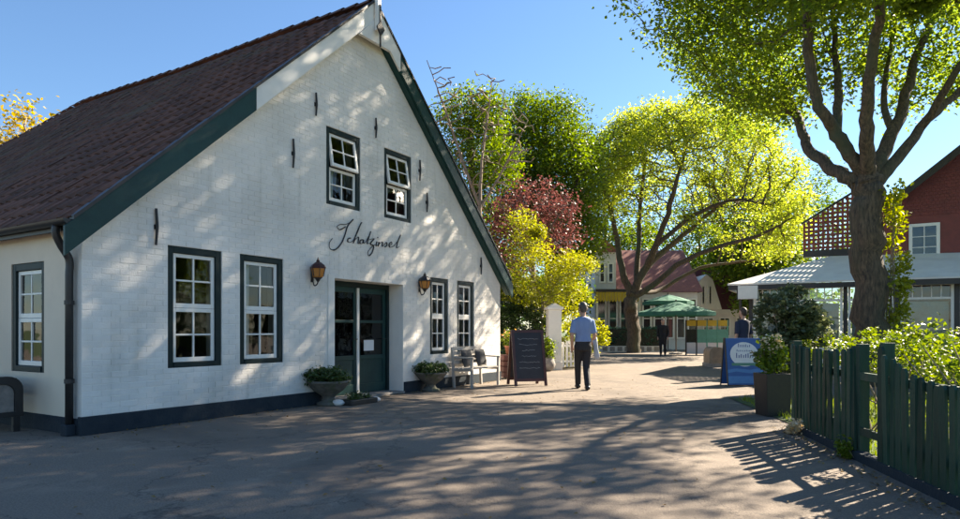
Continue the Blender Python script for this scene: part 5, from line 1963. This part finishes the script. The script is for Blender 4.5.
M_skin = mat('skin', (0.50, 0.29, 0.20), (0.45, 0.25, 0.17), 12, 0.55)
M_shirt = mat('light_blue_shirt', (0.22, 0.31, 0.50), (0.16, 0.24, 0.42), 5, 0.8, 1.0, 9, stretch=(1, 1, 0.5))
M_trous = mat('black_trousers', (0.010, 0.010, 0.013), (0.018, 0.018, 0.022), 6, 0.75, 1.0, 9, stretch=(1, 1, 0.4))
M_hair = mat('grey_hair', (0.11, 0.095, 0.08), (0.05, 0.042, 0.036), 40, 0.6)
M_hair2 = mat('brown_hair', (0.06, 0.035, 0.022), (0.03, 0.02, 0.014), 40, 0.6)
M_shoe = mat('black_shoe', (0.008, 0.008, 0.008), (0.012, 0.012, 0.012), 10, 0.35)
M_black = mat('black_cloth', (0.010, 0.010, 0.011), (0.016, 0.016, 0.017), 6, 0.85)
M_grey = mat('pale_grey_jacket', (0.42, 0.44, 0.48), (0.36, 0.38, 0.42), 6, 0.85, 0.3, 14)
M_navy = mat('navy_cloth', (0.03, 0.035, 0.06), (0.022, 0.026, 0.05), 6, 0.85)

walk = [[(-0.09, 0, 0.90), (-0.075, 0.14, 0.52), (-0.05, 0.24, 0.09), (-0.06, 0.42, 0.02)], [(0.09, 0, 0.90), (0.07, 0.02, 0.50), (0.045, -0.20, 0.10), (0.05, -0.02, 0.02)]]
man_arms = [((-0.185, 0, 1.39), (-0.245, -0.06, 1.11), (-0.21, 0.08, 0.88)), ((0.185, 0, 1.39), (0.235, -0.02, 1.11), (0.25, 0.16, 0.99))]
man_loc = Vector((2.11, 13.1, 0))
person('man in light blue shirt and black trousers walking away on the street', man_loc, R(4), 1.0, M_shirt, M_trous, M_skin, M_hair, M_shoe, walk, man_arms, sleeve=0.85)
jk = thing('grey_jacket', 'pale grey jacket hanging over the walking man\'s right forearm', 'jacket', man_loc + Vector((0.28, 0.10, 0)), R(4))
mb = MB()
loft(mb, [(0.03, 0.02, 0.60, 0.03, 0.015), (0.02, 0.0, 0.68, 0.06, 0.02), (0.0, 0.0, 0.82, 0.05, 0.025), (-0.01, 0.03, 0.97, 0.05, 0.05), (-0.012, 0.05, 1.06, 0.05, 0.07), (-0.012, 0.06, 1.085, 0.02, 0.03)], 14)
mb.build('cloth', M_grey, jk, smooth=True)
stand = [[(-0.09, 0, 0.90), (-0.10, 0.02, 0.50), (-0.10, -0.01, 0.09), (-0.11, 0.16, 0.02)], [(0.09, 0, 0.90), (0.10, 0.04, 0.50), (0.09, 0.06, 0.09), (0.10, 0.24, 0.02)]]
low_arms = [((-0.205, 0, 1.40), (-0.25, -0.03, 1.12), (-0.23, 0.06, 0.88)), ((0.205, 0, 1.40), (0.25, -0.03, 1.12), (0.23, 0.06, 0.88))]
person('person in long black coat walking past the green parasols', (8.83, 30.9, 0), R(160), 1.0, M_black, M_black, M_skin, M_hair2, M_shoe, stand, low_arms, sleeve=1.9, coat=True, voxel=0.014)
person('person in dark top standing behind the blue advertising board', (6.62, 16.1, 0), R(25), 1.0, M_navy, M_navy, M_skin, M_hair2, M_shoe, stand, low_arms, sleeve=1.0, voxel=0.012)

# fallen leaves and grit along the fence foot, the plinth and the road
lr = np.random.default_rng(15)
L_litter = leaf_mat('fallen_leaf', (0.16, 0.09, 0.03), (0.30, 0.20, 0.06), 0.1, 0.8)
pts = []
for k in range(420):
    s_ = lr.uniform(0, FLEN)
    d_ = -abs(lr.normal(0, 0.16)) - 0.06
    p = FA + FD * s_ + FN * d_
    pts.append((p.x, p.y, 0.012))
for k in range(260):
    p = hpos(lr.uniform(-0.2, 9.6), -abs(lr.normal(0, 0.14)) - 0.05)
    pts.append((p.x, p.y, 0.012))
for k in range(420):
    pts.append((lr.uniform(-5, 4), lr.uniform(2.5, 16), 0.012))
v, f, tn = leaf_cloud(pts, 0.035, lr, 0.0, 1, up=3.0)
v[:, 2] = np.clip(v[:, 2], 0.004, 0.03)
me = mesh_np('leaf_litter', v, f, tn)
me.materials.append(L_litter)
tag(link(bpy.data.objects.new('leaf_litter', me)), 'fallen leaves and bud scales scattered on the road', 'leaf litter', kind='stuff')
